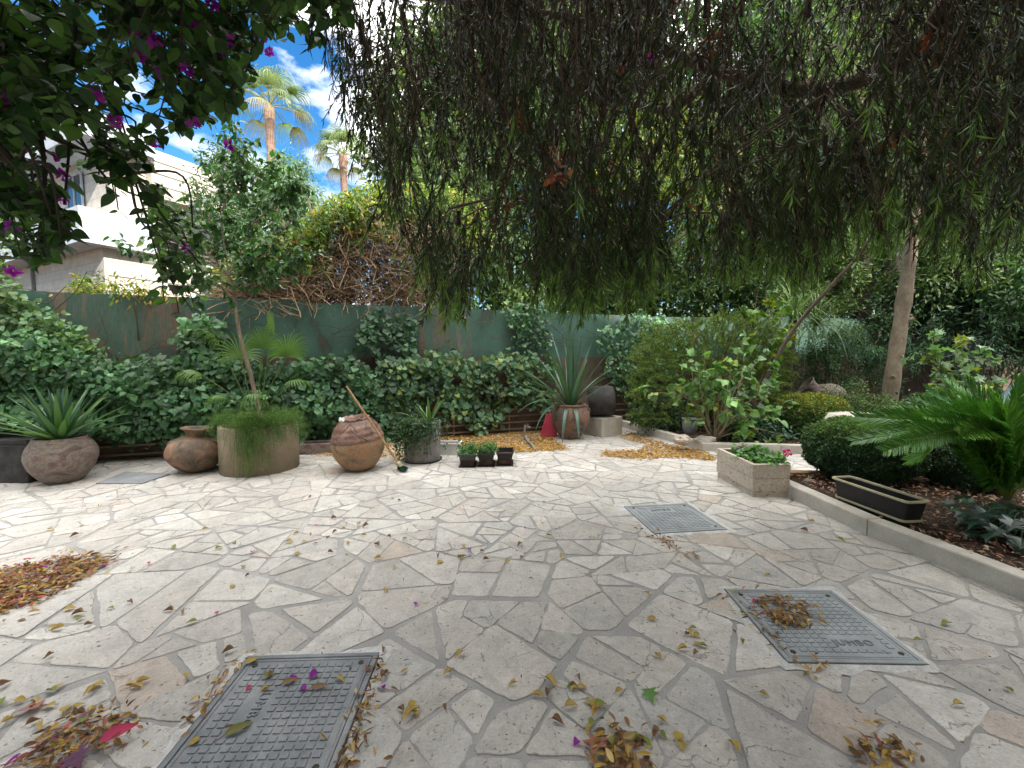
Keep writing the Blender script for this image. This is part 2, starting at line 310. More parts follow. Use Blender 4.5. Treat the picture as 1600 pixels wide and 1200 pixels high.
# slab stone: per-stone tint x travertine clouding, pits, dirty edges
def slab_mat():
    m, t, p = newmat('paving_stone'); l = t.links.new
    tc = N(t, 'ShaderNodeTexCoord'); at = N(t, 'ShaderNodeAttribute', attribute_name='col')
    def nz(sc, d=6, r=.6, dis=0.0):
        n = N(t, 'ShaderNodeTexNoise'); n.inputs['Scale'].default_value = sc; n.inputs['Detail'].default_value = d; n.inputs['Roughness'].default_value = r; n.inputs['Distortion'].default_value = dis
        l(tc.outputs['Object'], n.inputs['Vector']); return n.outputs[0]
    def mr(a, f0, f1, t0, t1):
        n = N(t, 'ShaderNodeMapRange'); l(a, n.inputs[0])
        for i, v in enumerate((f0, f1, t0, t1)): n.inputs[i + 1].default_value = v
        return n.outputs[0]
    def mul(a, b_):
        n = N(t, 'ShaderNodeMath', operation='MULTIPLY'); l(a, n.inputs[0]); l(b_, n.inputs[1]); return n.outputs[0]
    big = mr(nz(1.1, 4), .3, .7, .86, 1.1); mid = mr(nz(9, 9, .74, .6), .3, .72, .74, 1.18); fine = mr(nz(95, 5, .8), .3, .7, .78, 1.16)
    pn = nz(48, 3, .6); pits = mr(pn, .30, .37, .52, 1.0); spots = mr(nz(22, 2, .5), .26, .31, .6, 1.0)
    vo = N(t, 'ShaderNodeTexVoronoi', feature='DISTANCE_TO_EDGE'); vo.inputs['Scale'].default_value = 2.6
    wn = N(t, 'ShaderNodeTexNoise'); wn.inputs['Scale'].default_value = 5; wn.inputs['Detail'].default_value = 6; l(tc.outputs['Object'], wn.inputs['Vector'])
    wa = N(t, 'ShaderNodeVectorMath', operation='SCALE'); wa.inputs['Scale'].default_value = .35; l(wn.outputs['Color'], wa.inputs[0])
    wb = N(t, 'ShaderNodeVectorMath', operation='ADD'); l(tc.outputs['Object'], wb.inputs[0]); l(wa.outputs[0], wb.inputs[1]); l(wb.outputs[0], vo.inputs['Vector'])
    crk = mr(vo.outputs['Distance'], .0, .010, 1, 0); cm = mul(crk, mr(nz(1.7, 3), .50, .56, 0, .55)); ci = N(t, 'ShaderNodeMath', operation='SUBTRACT'); ci.inputs[0].default_value = 1; l(cm, ci.inputs[1]); crack = ci.outputs[0]
    dirt = mr(nz(.55, 7, .7, .5), .40, .66, .88, 1.05)
    f = mul(mul(mul(mul(big, mid), mul(fine, pits)), mul(spots, crack)), dirt)
    vm = N(t, 'ShaderNodeVectorMath', operation='SCALE'); l(at.outputs['Color'], vm.inputs[0]); l(f, vm.inputs['Scale'])
    warm = N(t, 'ShaderNodeMix', data_type='RGBA', blend_type='MULTIPLY'); warm.inputs[7].default_value = (1.0, .86, .76, 1)
    l(mr(nz(2.6, 5, .6, .8), .5, .68, 0, .22), warm.inputs[0]); l(vm.outputs[0], warm.inputs[6])
    l(warm.outputs[2], p.inputs['Base Color']); p.inputs['Specular IOR Level'].default_value = .35
    l(mr(nz(14, 4), .3, .7, .55, .8), p.inputs['Roughness'])
    h1 = N(t, 'ShaderNodeMath', operation='ADD'); l(mul(mul(mid, fine), crack), h1.inputs[0]); l(pits, h1.inputs[1])
    bp = N(t, 'ShaderNodeBump'); bp.inputs['Strength'].default_value = .8; bp.inputs['Distance'].default_value = .006
    l(h1.outputs[0], bp.inputs['Height']); l(bp.outputs[0], p.inputs['Normal'])
    return m
M['slab'] = slab_mat()
def wall_mat(name, c1, c2, mort, sc=1.0, rough=.85):
    m, t, p = newmat(name); l = t.links.new
    tc = N(t, 'ShaderNodeTexCoord'); sx = N(t, 'ShaderNodeSeparateXYZ'); l(tc.outputs['Object'], sx.inputs[0])
    ad = N(t, 'ShaderNodeMath', operation='ADD'); l(sx.outputs[0], ad.inputs[0]); l(sx.outputs[1], ad.inputs[1])
    cx = N(t, 'ShaderNodeCombineXYZ'); l(ad.outputs[0], cx.inputs[0]); l(sx.outputs[2], cx.inputs[1])
    br = N(t, 'ShaderNodeTexBrick'); l(cx.outputs[0], br.inputs['Vector'])
    br.inputs['Color1'].default_value = (*c1, 1); br.inputs['Color2'].default_value = (*c2, 1); br.inputs['Mortar'].default_value = (*mort, 1)
    br.inputs['Scale'].default_value = sc; br.inputs['Mortar Size'].default_value = .012; br.inputs['Brick Width'].default_value = .8; br.inputs['Row Height'].default_value = .32
    nn = N(t, 'ShaderNodeTexNoise'); nn.inputs['Scale'].default_value = 3; nn.inputs['Detail'].default_value = 8; l(tc.outputs['Object'], nn.inputs['Vector'])
    mr = N(t, 'ShaderNodeMapRange'); l(nn.outputs[0], mr.inputs[0]); mr.inputs[1].default_value = .3; mr.inputs[2].default_value = .7; mr.inputs[3].default_value = .82; mr.inputs[4].default_value = 1.1
    vm = N(t, 'ShaderNodeVectorMath', operation='SCALE'); l(br.outputs[0], vm.inputs[0]); l(mr.outputs[0], vm.inputs['Scale']); l(vm.outputs[0], p.inputs['Base Color'])
    p.inputs['Roughness'].default_value = rough
    return m
M['stone_wall'] = wall_mat('stone_wall', (.60, .54, .46), (.56, .50, .42), (.44, .39, .32))
M['plaster'] = mat_noise('plaster', [(.3, (.36, .39, .42)), (.7, (.52, .55, .57))], 3, bump=.3, bscale=30, fine=.12)
M['shade_slats'] = mat_noise('shade_slats', [(.3, (.09, .08, .065)), (.7, (.15, .13, .11))], 3, bump=.2, bscale=20)
# ================================================================ SETTING
b = B(); gs = 600
b.add([(-gs, -gs, -.06), (gs, -gs, -.06), (gs, gs, -.06), (-gs, gs, -.06)], [(0, 1, 2, 3)])
struct(b.build('ground', M['soil']))

# the paved courtyard: mortar bed plus irregular stone slabs
COVERS = [  # corner points: far-left, far-right, near-right, near-left
    ('c1', [(-1.22, 1.86), (-.63, 1.885), (-.585, 1.27), (-1.185, 1.245)]),
    ('c2', [(1.30, 2.42), (1.92, 2.41), (1.84, 1.81), (1.215, 1.83)]),
    ('c3', [(1.02, 3.80), (1.63, 3.88), (1.74, 3.29), (1.12, 3.21)])]
def paving():
    b = B()
    x0, x1, y0, y1 = -9.5, 9.5, -2.55, 9.8
    b.add([(x0, y0, 0), (x1, y0, 0), (x1, y1, 0), (x0, y1, 0)], [(0, 1, 2, 3)], (1, 1, 1), 0)
    rs = random.Random(11); seeds = []
    cell = {}
    tries = 0
    while tries < 26000:
        tries += 1
        x = rs.uniform(-8.5, 8); y = rs.uniform(-1.2, 9.4)
        if x > 3.6 and not (4.2 < y < 6.4): continue
        if y > 7.9 + .38 * x + .5: continue
        rad = rs.choice([.34, .42, .5, .6, .7])
        ok = True; cx, cy = int(x // .82), int(y // .82)
        for i in (-1, 0, 1):
            for j in (-1, 0, 1):
                for (px, py, pr) in cell.get((cx + i, cy + j), ()):
                    if math.hypot(px - x, (py - y) * 1.12) < (rad + pr) * .5 * 1.15: ok = False; break
                if not ok: break
            if not ok: break
        if ok: cell.setdefault((cx, cy), []).append((x, y, rad)); seeds.append((x, y))
    S = np.array(seeds); W = np.array([rs.uniform(-.012, .012) for _ in seeds])
    for i, s in enumerate(S):
        d = np.hypot(S[:, 0] - s[0], S[:, 1] - s[1]); nb = np.argsort(d)[1:22]
        poly = [(s[0] - 1.2, s[1] - 1.2), (s[0] + 1.2, s[1] - 1.2), (s[0] + 1.2, s[1] + 1.2), (s[0] - 1.2, s[1] + 1.2)]
        for j in nb:
            q = S[j]; dx, dy = q - s; L_ = math.hypot(dx, dy); nx, ny = dx / L_, dy / L_
            hr = random.Random(int(min(i, j) * 7919 + max(i, j))); gap = hr.choice([.003, .005, .007, .010, .015, .02])
            ang = hr.uniform(-.2, .2) * (1 if i < j else 1)
            ca, sa = math.cos(ang), math.sin(ang); mx_, my_ = (s + q) / 2
            if i > j: nx0, ny0 = -nx, -ny
            else: nx0, ny0 = nx, ny
            rx, ry = nx0 * ca - ny0 * sa, nx0 * sa + ny0 * ca
            if i > j: rx, ry = -rx, -ry
            off = (W[i] - W[j])
            c = mx_ * rx + my_ * ry + off - gap
            new = []; n = len(poly)
            for k in range(n):
                a, e = poly[k], poly[(k + 1) % n]; da = a[0] * rx + a[1] * ry - c; de = e[0] * rx + e[1] * ry - c
                if da <= 0: new.append(a)
                if (da < 0 < de) or (de < 0 < da):
                    t = da / (da - de); new.append((a[0] + (e[0] - a[0]) * t, a[1] + (e[1] - a[1]) * t))
            poly = new
            if len(poly) < 3: break
        if len(poly) < 3: continue
        stones = []; todo = [poly]
        while todo:
            q_ = todo.pop(); Q = np.array(q_); ar = .5 * abs(np.dot(Q[:, 0], np.roll(Q[:, 1], 1)) - np.dot(Q[:, 1], np.roll(Q[:, 0], 1)))
            if ar < .0035: continue
            if ar < rs.choice([.028, .04, .055, .075, .10, .14]) * (1.4 if s[1] < 2.8 else .8): stones.append(Q); continue
            c = Q.mean(0); u_, s_, vt = np.linalg.svd(Q - c); ax_ = vt[0]; an = rs.gauss(0, .38); ca, sa = math.cos(an), math.sin(an)
            rx, ry = ax_[0] * ca - ax_[1] * sa, ax_[0] * sa + ax_[1] * ca; off = c[0] * rx + c[1] * ry + rs.gauss(0, .16) * s_[0] / math.sqrt(len(Q)); gp = rs.choice([.003, .005, .007, .010, .014])
            for sg in (1, -1):
                new = []; n = len(q_)
                for k in range(n):
                    a, e = q_[k], q_[(k + 1) % n]; da = sg * (a[0] * rx + a[1] * ry - off) + gp; de = sg * (e[0] * rx + e[1] * ry - off) + gp
                    if da <= 0: new.append(a)
                    if (da < 0 < de) or (de < 0 < da): t = da / (da - de); new.append((a[0] + (e[0] - a[0]) * t, a[1] + (e[1] - a[1]) * t))
                if len(new) > 2: todo.append(new)
        for P in stones:
            near = s[1] < 6.5
            pts = []; n = len(P)
            for k in range(n):
                a, e = P[k], P[(k + 1) % n]; L_ = np.linalg.norm(e - a)
                if L_ < .012: pts.append(tuple(a)); continue
                ndir = np.array([(e - a)[1], -(e - a)[0]]) / L_
                m = max(2, int(L_ / (.022 if s[1] < 3.5 else .035 if near else .08))); cut = min(.018, L_ * .3)
                for u in np.linspace(cut / L_, 1 - cut / L_, m):
                    q = a + (e - a) * u
                    w_ = .006 * mnoise.noise((q[0] * 9, q[1] * 9, .5)) + .0048 * mnoise.noise((q[0] * 34, q[1] * 34, 3.5)) + .0022 * mnoise.noise((q[0] * 80, q[1] * 80, 6.5)) - .014 * max(0, mnoise.noise((q[0] * 13, q[1] * 13, 1.5)) - .35) + (.010 * mnoise.noise((q[0] * 3.3, q[1] * 3.3, 8.5)))
                    q = q + ndir * w_; pts.append((q[0], q[1]))
            P = np.array(pts); c = P.mean(0); rr = np.maximum(.05, np.linalg.norm(P - c, axis=1))[:, None]
            inner = c + (P - c) * (1 - .0035 / rr); m = len(P)
            h = .003 + rs.uniform(0, .0035); tx, ty = rs.uniform(-.004, .004), rs.uniform(-.004, .004)
            zt = h + (inner[:, 0] - c[0]) * tx + (inner[:, 1] - c[1]) * ty
            V = np.vstack([np.c_[P, np.full(m, -.002)], np.c_[P, zt - .002], np.c_[inner, zt]])
            base = np.array([(.55, .52, .475), (.53, .505, .47), (.60, .57, .525), (.50, .47, .43), (.55, .51, .465), (.53, .49, .445)][rs.randrange(6)]) * rs.uniform(.9, 1.08)
            if rs.random() < .025: base = np.array((.52, .445, .38))
            F = [tuple(range(2 * m, 3 * m))] + [(r * m + k, r * m + (k + 1) % m, (r + 1) * m + (k + 1) % m, (r + 1) * m + k) for r in (0, 1) for k in range(m)]
            if np.cross(P[1] - P[0], c - P[0]) < 0:
                F = [tuple(reversed(f)) for f in F]
            b.add(V, F, base, 1)
    return struct(b.build('courtyard_paving', [M['mortar'], M['slab']]))
paving()

# garden beds
def bed(name, quad, z=.1, n=60, amp=.03):
    b = B(); q = [np.array(p, float) for p in quad]; V = []
    for i in range(n + 1):
        for j in range(n + 1):
            u, v = i / n, j / n
            p = (q[0] * (1 - u) + q[1] * u) * (1 - v) + (q[3] * (1 - u) + q[2] * u) * v
            V.append((p[0], p[1], z + amp * mnoise.noise((p[0] * 3, p[1] * 3, 0)) + amp * .7 * mnoise.noise((p[0] * 11, p[1] * 11, 2))))
    F = [(i * (n + 1) + j, (i + 1) * (n + 1) + j, (i + 1) * (n + 1) + j + 1, i * (n + 1) + j + 1) for i in range(n) for j in range(n)]
    b.add(V, F); return struct(b.build(name, M['soil'], smooth=True))
K1 = [(3.20, -1.0), (2.92, 2.3), (2.76, 3.2), (2.70, 4.60)]          # patio-side foot of the near kerb
bed('garden_soil', [(3.25, -1.0), (9.4, -1.0), (9.4, 4.55), (2.76, 4.55)], .085)
bed('garden_soil', [(2.88, 6.12), (9.4, 5.62), (14, 9.8), (2.2, 9.2)], .09)
bed('garden_soil', [(8.9, -1), (14, -1), (14, 9.8), (8.9, 9.8)], .08, 30)
def kerb(pts, wd, h, seg, inside, name='kerb', mat='kerb'):
    """row of dressed kerb stones; pts are the foot of the face, inside = +1 body lies left of travel, -1 right"""
    b = B(); rs = random.Random(3)
    for (p, q) in zip(pts[:-1], pts[1:]):
        p = np.array(p, float); q = np.array(q, float); L_ = np.linalg.norm(q - p); d = (q - p) / L_; nn = np.array([-d[1], d[0]]) * inside
        m = max(1, round(L_ / seg)); 
        for k in range(m):
            a = p + d * (L_ * k / m + .003); e = p + d * (L_ * (k + 1) / m - .003); hh = h + rs.uniform(-.004, .004)
            o_ = nn * rs.uniform(-.003, .003)
            base = [a + o_, e + o_, e + nn * wd + o_, a + nn * wd + o_]
            nn_ = 5
            V = []; ch = .008
            for (z, ins) in ((0, 0), (hh - ch, 0), (hh, ch)):
                c = sum(base) / 4
                for i_, P_ in enumerate(base):
                    v = P_ + (0 if ins == 0 else 1) * (d * ch * (1 if i_ in (0, 3) else -1) + nn * ch * (1 if i_ in (0, 1) else -1))
                    V.append((v[0], v[1], z))
            F = [(0, 1, 5, 4), (1, 2, 6, 5), (2, 3, 7, 6), (3, 0, 4, 7), (4, 5, 9, 8), (5, 6, 10, 9), (6, 7, 11, 10), (7, 4, 8, 11), (8, 9, 10, 11)]
            if inside < 0: F = [tuple(reversed(f)) for f in F]
            b.add(V, F, (1, 1, 1))
    return struct(b.build(name, M[mat]))
kerb(K1, .125, .135, 1.0, -1)
kerb([(2.12, 8.3), (2.78, 6.08), (4.35, 5.86), (9.4, 5.4)], .11, .125, .62, 1)
kerb([(2.83, 4.62), (9.4, 4.55)], .10, .13, .6, -1, 'kerb', 'ochre')

# ================================================================ WALL, SHEET FENCE, TRELLIS
WK, WC = .38, 7.6
CORN = 3.2
def wallY(x): return WC + WK * x if x < CORN else WC + WK * CORN + .10 * (x - CORN)
WN = np.array([WK, -1, 0]) / math.hypot(1, WK)
def onwall(x, y, off=0.0):
    d = ray(x, y); P0 = np.array([0, WC, 0]) + WN * off
    P = C0 + d * (np.dot(P0 - C0, WN) / np.dot(d, WN))
    if P[0] > CORN:
        n2 = np.array([.10, -1, 0]) / math.hypot(1, .1); P0 = np.array([CORN, wallY(CORN), 0]) + n2 * off
        P = C0 + d * (np.dot(P0 - C0, n2) / np.dot(d, n2))
    return P
def slabwall(b, xa, xb, z0, z1, th, off=0.0, col=(1, 1, 1), mi=0, amp=0.0):
    n = max(2, int((xb - xa) / .5)); V = []
    for i in range(n + 1):
        x = xa + (xb - xa) * i / n; y = wallY(x) - off
        V += [(x, y, z0), (x, y, z1), (x, y + th, z1), (x, y + th, z0)]
    F = []
    for i in range(n):
        a = 4 * i; F += [(a, a + 4, a + 5, a + 1), (a + 1, a + 5, a + 6, a + 2), (a + 2, a + 6, a + 7, a + 3)]
    F += [(0, 1, 2, 3), (4 * n, 4 * n + 3, 4 * n + 2, 4 * n + 1)]
    b.add(V, F, col, mi)
b = B(); slabwall(b, -9.4, CORN, -.05, 1.36, .2); slabwall(b, CORN, 15, -.05, 1.36, .2)
o = b.build('garden_wall', M['wallplaster']); tag(o, 'low brown rendered masonry wall running behind the ivy at the back of the courtyard', 'wall')
f = thing('sheet_fence', 'green painted sheet fence with rusty brown patches standing on top of the low wall', 'fence', (0, wallY(0), 1.36))
xs_ = [-9.3]
while xs_[-1] < 14.6: xs_.append(xs_[-1] + random.uniform(1.3, 2.1))
# brown sheets seen in the photo at these x ranges
BR = [(-5.9, -4.4), (onwall(655, 500)[0], onwall(735, 500)[0]), (7.9, 8.6)]
edges = sorted(set([x for x in xs_ if all(not (a - .2 < x < c + .2) for a, c in BR)] + [v for p in BR for v in p]))
for a, c in zip(edges[:-1], edges[1:]):
    b = B(); mid = (a + c) / 2; br = any(p < mid < q for p, q in BR)
    th = random.uniform(.004, .010); n = max(3, int((c - a) / .12)); V = []; top = 2.205 + random.uniform(-.015, .012)
    for i in range(n + 1):
        x = a - .02 + (c - a + .04) * i / n; y = wallY(x) + .03 + (.009 if edges.index(a) % 2 else 0) + .010 * mnoise.noise((x * 1.3, 0, 5)) + random.uniform(0, .001)
        V += [(x, y, 1.33), (x, y, top), (x, y + .006, top), (x, y + .006, 1.33)]
    F = []
    for i in range(n):
        k = 4 * i; F += [(k, k + 4, k + 5, k + 1), (k + 1, k + 5, k + 6, k + 2), (k + 2, k + 6, k + 7, k + 3)]
    b.add(V, F)
    o = b.build('panel', M['brown_sheet' if br else 'green_sheet'], f)
    if br: o['label'] = 'rust brown fence sheet'
for x in np.arange(-8.8, 14, 2.2):
    b = B(); b.box((x, wallY(x) + .075, 1.75), (.05, .05, .98)); b.build('post', M['rail'], f)
t = thing('wall_trellis', 'row of horizontal brown wooden slats fixed along the foot of the ivy wall', 'trellis', (0, wallY(0) - .05, 0))
for z in (.07, .19, .31, .43):
    b = B(); slabwall(b, -9.2, CORN - .05, z - .014, z + .014, .02, .055); b.build('rail', M['rail'], t)
for x in np.arange(-8.6, 3, .95):
    b = B(); b.box((x, wallY(x) - .024, .27), (.03, .02, .5), rz=math.atan(WK)); b.build('upright', M['rail'], t)

# ================================================================ BUILDINGS
# unseen house added behind the camera, sized to block sun from the courtyard
hs_ = thing('added_shade_house', 'unseen tall cream stone house added behind the camera to shade the courtyard', 'house', (6, -10, 0))
b = B(); b.box((6, -10, 6.7), (40, 8, 13.4)); b.build('wall', M['stone_wall'], hs_)
b = B(); b.box((6, -10, 13.5), (40.6, 8.6, .2)); b.build('roof', M['plaster'], hs_)
for zx in (1.6, 4.8, 8.0, 11.2):
    for x in np.arange(-12, 21, 3.3):
        b = B(); b.box((x, -5.99, zx), (1.3, .06, 1.5)); w_ = b.build('window', M['glass'], hs_)
# apartment building far left behind the wall
def building():
    c0 = A(165, 450, 14.0)
    t = thing('apartment_building', 'cream stone building with pale balcony slabs rising behind the wall at the far left', 'building', (c0[0], c0[1], 0))
    t.rotation_euler[2] = R(-27)
    def bx(x0, x1, y0, y1, z0, z1, name, mat, par=None):
        b = B(); b.box(((x0 + x1) / 2, (y0 + y1) / 2, (z0 + z1) / 2), (x1 - x0, y1 - y0, z1 - z0)); o = b.build(name, M[mat]); o.parent = par or t; return o
    bx(-16, 0, 0, 6, -.1, 4.88, 'wall', 'stone_wall')
    bx(-16.5, .5, -.7, 1.25, 4.883, 5.95, 'balcony_slab', 'plaster')
    bx(-16, -.08, .3, 1.3, 5.953, 8.1, 'wall', 'stone_wall')
    bx(-16, -1.5, 1.303, 6, 4.884, 6.9, 'recess_wall', 'shade_slats')
    for k in range(12): z = 4.95 + k * .16; bx(-.45, -.38, 1.32, 4.3, z, z + .06, 'slat', 'shade_slats')
    bx(-16, .3, 1.304, 4.6, 6.903, 8.5, 'balcony_parapet', 'stone_wall')
    for z in (7.3, 7.7, 8.1): bx(.301, .312, 1.35, 4.55, z, z + .03, 'joint', 'shade_slats')
    bx(-16.5, .6, -.6, 1.302, 8.103, 8.9, 'roof_slab', 'plaster')
    for z in (1.6, 2.4, 3.2, 4.0): bx(.002, .012, .1, 5.9, z, z + .03, 'joint', 'shade_slats')
    bx(-6, -5.9, -.1, -.02, -.1, 4.8, 'drainpipe', 'slate')
    for x in (-2.6, -5.6):
        wn = bx(x - .6, x + .6, .24, .33, 6.3, 7.7, 'window', 'glass')
        b = B()
        for (cx, cz, dx, dz) in ((x, 6.26, 1.36, .08), (x, 7.74, 1.36, .08), (x - .64, 7, .08, 1.4), (x + .64, 7, .08, 1.4), (x, 7, .05, 1.4)): b.box((cx, .23, cz), (dx, .05, dz))
        b.build('frame', M['plaster']).parent = wn
building()
# ================================================================ MANHOLE COVERS
def text_mesh(body, size, depth=.0035):
    cu = bpy.data.curves.new('lettering', 'FONT'); cu.body = body; cu.size = size; cu.extrude = depth; cu.align_x = 'CENTER'; cu.align_y = 'CENTER'; cu.space_character = 1.15
    ob = bpy.data.objects.new('lettering_source', cu); COL.objects.link(ob)
    dg = bpy.context.evaluated_depsgraph_get(); dg.update()
    me = bpy.data.meshes.new_from_object(ob.evaluated_get(dg)); bpy.data.objects.remove(ob); return me
TXT = text_mesh('JUMBO', .055)
def cover(corners, label, textdir, textpos, seed, cm='cover'):
    fl, fr, nr, nl = [np.array(p, float) for p in corners]
    c = (fl + fr + nr + nl) / 4; ux = unit((fr - fl) + (nr - nl)); ang = math.atan2(ux[1], ux[0])
    W_ = (np.linalg.norm(fr - fl) + np.linalg.norm(nr - nl)) / 2; D_ = (np.linalg.norm(fl - nl) + np.linalg.norm(fr - nr)) / 2
    t = thing('manhole_cover', label, 'manhole cover', (c[0], c[1], .009)); t.rotation_euler[2] = ang
    rs = random.Random(seed)
    def bb(): return B()
    def fin(b, name, mat, bev=None):
        o = b.build(name, M[mat]); o.parent = t
        if bev: bevel(o, bev, 1)
        return o
    # ragged cement surround
    b = bb(); n = 88; V = []; hx, hy = W_ / 2, D_ / 2
    for ring in (0, 1):
        for k in range(n):
            a = 2 * math.pi * k / n + .01; s = 1 / max(abs(math.cos(a)) , abs(math.sin(a)))
            g = (.006 if ring == 0 else .012 + .05 * max(0, .5 + 1.6 * mnoise.noise((math.cos(a) * 2.2 + seed, math.sin(a) * 2.2, 1))) + .012 * mnoise.noise((math.cos(a) * 14, math.sin(a) * 14, seed)))
            V.append((math.cos(a) * s * (hx + g), math.sin(a) * s * (hy + g), .0015 if ring == 0 else -.0045))
    b.add(V, [(k, (k + 1) % n, n + (k + 1) % n, n + k)[::-1] for k in range(n)]); fin(b, 'cement_surround', 'cement')
    b = bb(); b.add([(-hx - .008, -hy - .008, .0005), (hx + .008, -hy - .008, .0005), (hx + .008, hy + .008, .0005), (-hx - .008, hy + .008, .0005)], [(0, 1, 2, 3)]); fin(b, 'gap', 'cover_dirt')
    b = bb()
    fw = .022
    for (cx, cy, dx, dy) in ((0, hy - fw / 2, W_, fw), (0, -hy + fw / 2, W_, fw), (-hx + fw / 2, 0, fw, D_ - 2 * fw), (hx - fw / 2, 0, fw, D_ - 2 * fw)):
        b.box((cx, cy, .002), (dx, dy, .010))
    fin(b, 'frame', cm, .002)
    b = bb(); b.box((0, 0, .001), (W_ - 2 * fw - .006, D_ - 2 * fw - .006, .009)); plate = fin(b, 'plate', cm, .002)
    b = bb(); ix, iy = hx - fw - .012, hy - fw - .012
    for (cx, cy, dx, dy) in ((0, iy - .005, 2 * ix, .007), (0, -iy + .005, 2 * ix, .007), (-ix + .005, 0, .007, 2 * iy - .02), (ix - .005, 0, .007, 2 * iy - .02)):
        b.box((cx, cy, .0065), (dx, dy, .003))
    nx, ny = 13, 15; gx, gy = (2 * ix - .05) / nx, (2 * iy - .05) / ny
    vertical = textdir == 'v'
    for i in range(nx):
        for j in range(ny):
            x = -ix + .025 + (i + .5) * gx; y = -iy + .025 + (j + .5) * gy
            tx, ty = textpos
            if vertical and abs(x - tx) < .055 and abs(y - ty) < .115: continue
            if not vertical and abs(x - tx) < .115 and abs(y - ty) < .05: continue
            if (i in (0, nx - 1)) and (j in (0, ny - 1)): continue
            b.box((x, y, .0072), (gx * .74, gy * .66, .0044), taper=.93)
    fin(b, 'tread_blocks', cm).parent = plate
    o = bpy.data.objects.new('lettering', TXT if len(TXT.materials) else TXT); 
    if not len(TXT.materials): TXT.materials.append(M['cover'])
    COL.objects.link(o); o.parent = plate; o.location = (textpos[0], textpos[1], .0065)
    o.rotation_euler[2] = -math.pi / 2 if vertical else 0
    for (x, y) in ((-ix + .03, iy - .03), (ix - .03, iy - .03), (-ix + .03, -iy + .03), (ix - .03, -iy + .03)):
        b = bb(); b.lathe([(.012, .0055), (.012, .0085), (.007, .0088), (.006, .007), (.0001, .007)], (x, y, 0), 14); fin(b, 'lifting_hole', 'cover_dirt').parent = plate
    return t
cover(COVERS[0][1], 'largest manhole cover, blue-grey with raised blocks, at the bottom of the picture', 'v', (-.10, .01), 1)
cover(COVERS[1][1], 'grey manhole cover at the right with a heap of dead leaves lying on it', 'h', (.08, -.17), 2, 'cover_pale')
cover(COVERS[2][1], 'pale grey manhole cover farthest from the viewer, in front of the stone flower box', 'h', (-.02, .16), 3, 'cover_pale')

# ================================================================ POTS
def soil_disc(b, r, z, c, n=28, col=(1, 1, 1)):
    V = [(c[0], c[1], z + .02)]
    for k in range(n):
        a = 2 * math.pi * k / n; V.append((c[0] + r * math.cos(a), c[1] + r * math.sin(a), z + .012 * mnoise.noise((math.cos(a) * 3, math.sin(a) * 3, r))))
    b.add(V, [(0, k + 1, (k + 1) % n + 1) for k in range(n)], col)
def spline_prof(pts, n=40): return [tuple(p) for p in smooth_path([(r, z, 0) for r, z in pts], n)[:, :2]]

# 1 wide purple-brown bowl with sword-leaved plant
c = (-4.99, 4.62)
SB = .70
t = thing('potted_agave', 'wide purplish-brown clay bowl with a green sword-leaved rosette, nearest the left edge', 'potted plant', (c[0], c[1], 0))
b = B(); b.lathe(spline_prof([(.02, 0), (.18, .0), (.27, .05), (.36, .14), (.41, .24), (.42, .31), (.40, .38), (.35, .45), (.325, .485)], 60) + [(.32, .50), (.285, .50), (.275, .45), (.27, .38)], (c[0], c[1], 0), 64, wob=.035, seed=3); b.V[0][:, :2] = (b.V[0][:, :2] - np.array(c)) * SB + np.array(c)
b.build('bowl', M['clay_purple'], t, True)
b = B(); soil_disc(b, .275 * SB, .44, c); b.build('soil', M['soil'], t)
b = B()
for i in range(52):
    a = i * 2.399; el = R(88 - 70 * (i / 58) ** .95) + rng.normal(0, .07); L_ = .60 + .08 * (i / 58) + rng.normal(0, .04)
    d = (math.cos(a) * math.cos(el), math.sin(a) * math.cos(el), math.sin(el)); k = .04 + .05 * i / 58
    g = np.array([(.05, .11, .05), (.07, .15, .05), (.045, .10, .07), (.10, .19, .055)][rng.integers(4)]) * rng.uniform(.8, 1.15)
    blade(b, (c[0] + d[0] * k, c[1] + d[1] * k, .46), d, L_, .066, .35 * (1 - el / 1.6) + .12, g, 8, .22)
b.build('leaves', M['leaf_gloss'], t, True)
# 2 dark stone trough at the left edge + clay pot on the wall side behind it
b = B(); b.box((-5.95, 4.80, .215), (1.35, .55, .43), taper=1.02); t = thing('stone_trough', 'long blackened stone trough cut by the left edge, behind the purplish bowl', 'trough', (-5.95, 4.8, 0))
bevel(b.build('body', M['dark_stone'], t), .02)
for (cx, cy, dx, dy) in ((-5.95, 5.05, 1.38, .07), (-5.95, 4.56, 1.38, .07), (-6.61, 4.805, .07, .41), (-5.29, 4.805, .07, .41)):
    b = B(); b.box((cx, cy, .455), (dx, dy, .05)); bevel(b.build('rim', M['dark_stone'], t), .008)
t = thing('clay_pot', 'terracotta pot half out of frame behind the dark stone trough', 'pot', (-6.62, 5.25, 0))
b = B(); b.lathe(spline_prof([(.16, 0), (.24, .2), (.30, .45), (.27, .62), (.21, .70)], 30) + [(.24, .73), (.20, .73), (.19, .6)], (-6.62, 5.2, 0), 40, wob=.02); b.build('body', M['clay'], t, True)
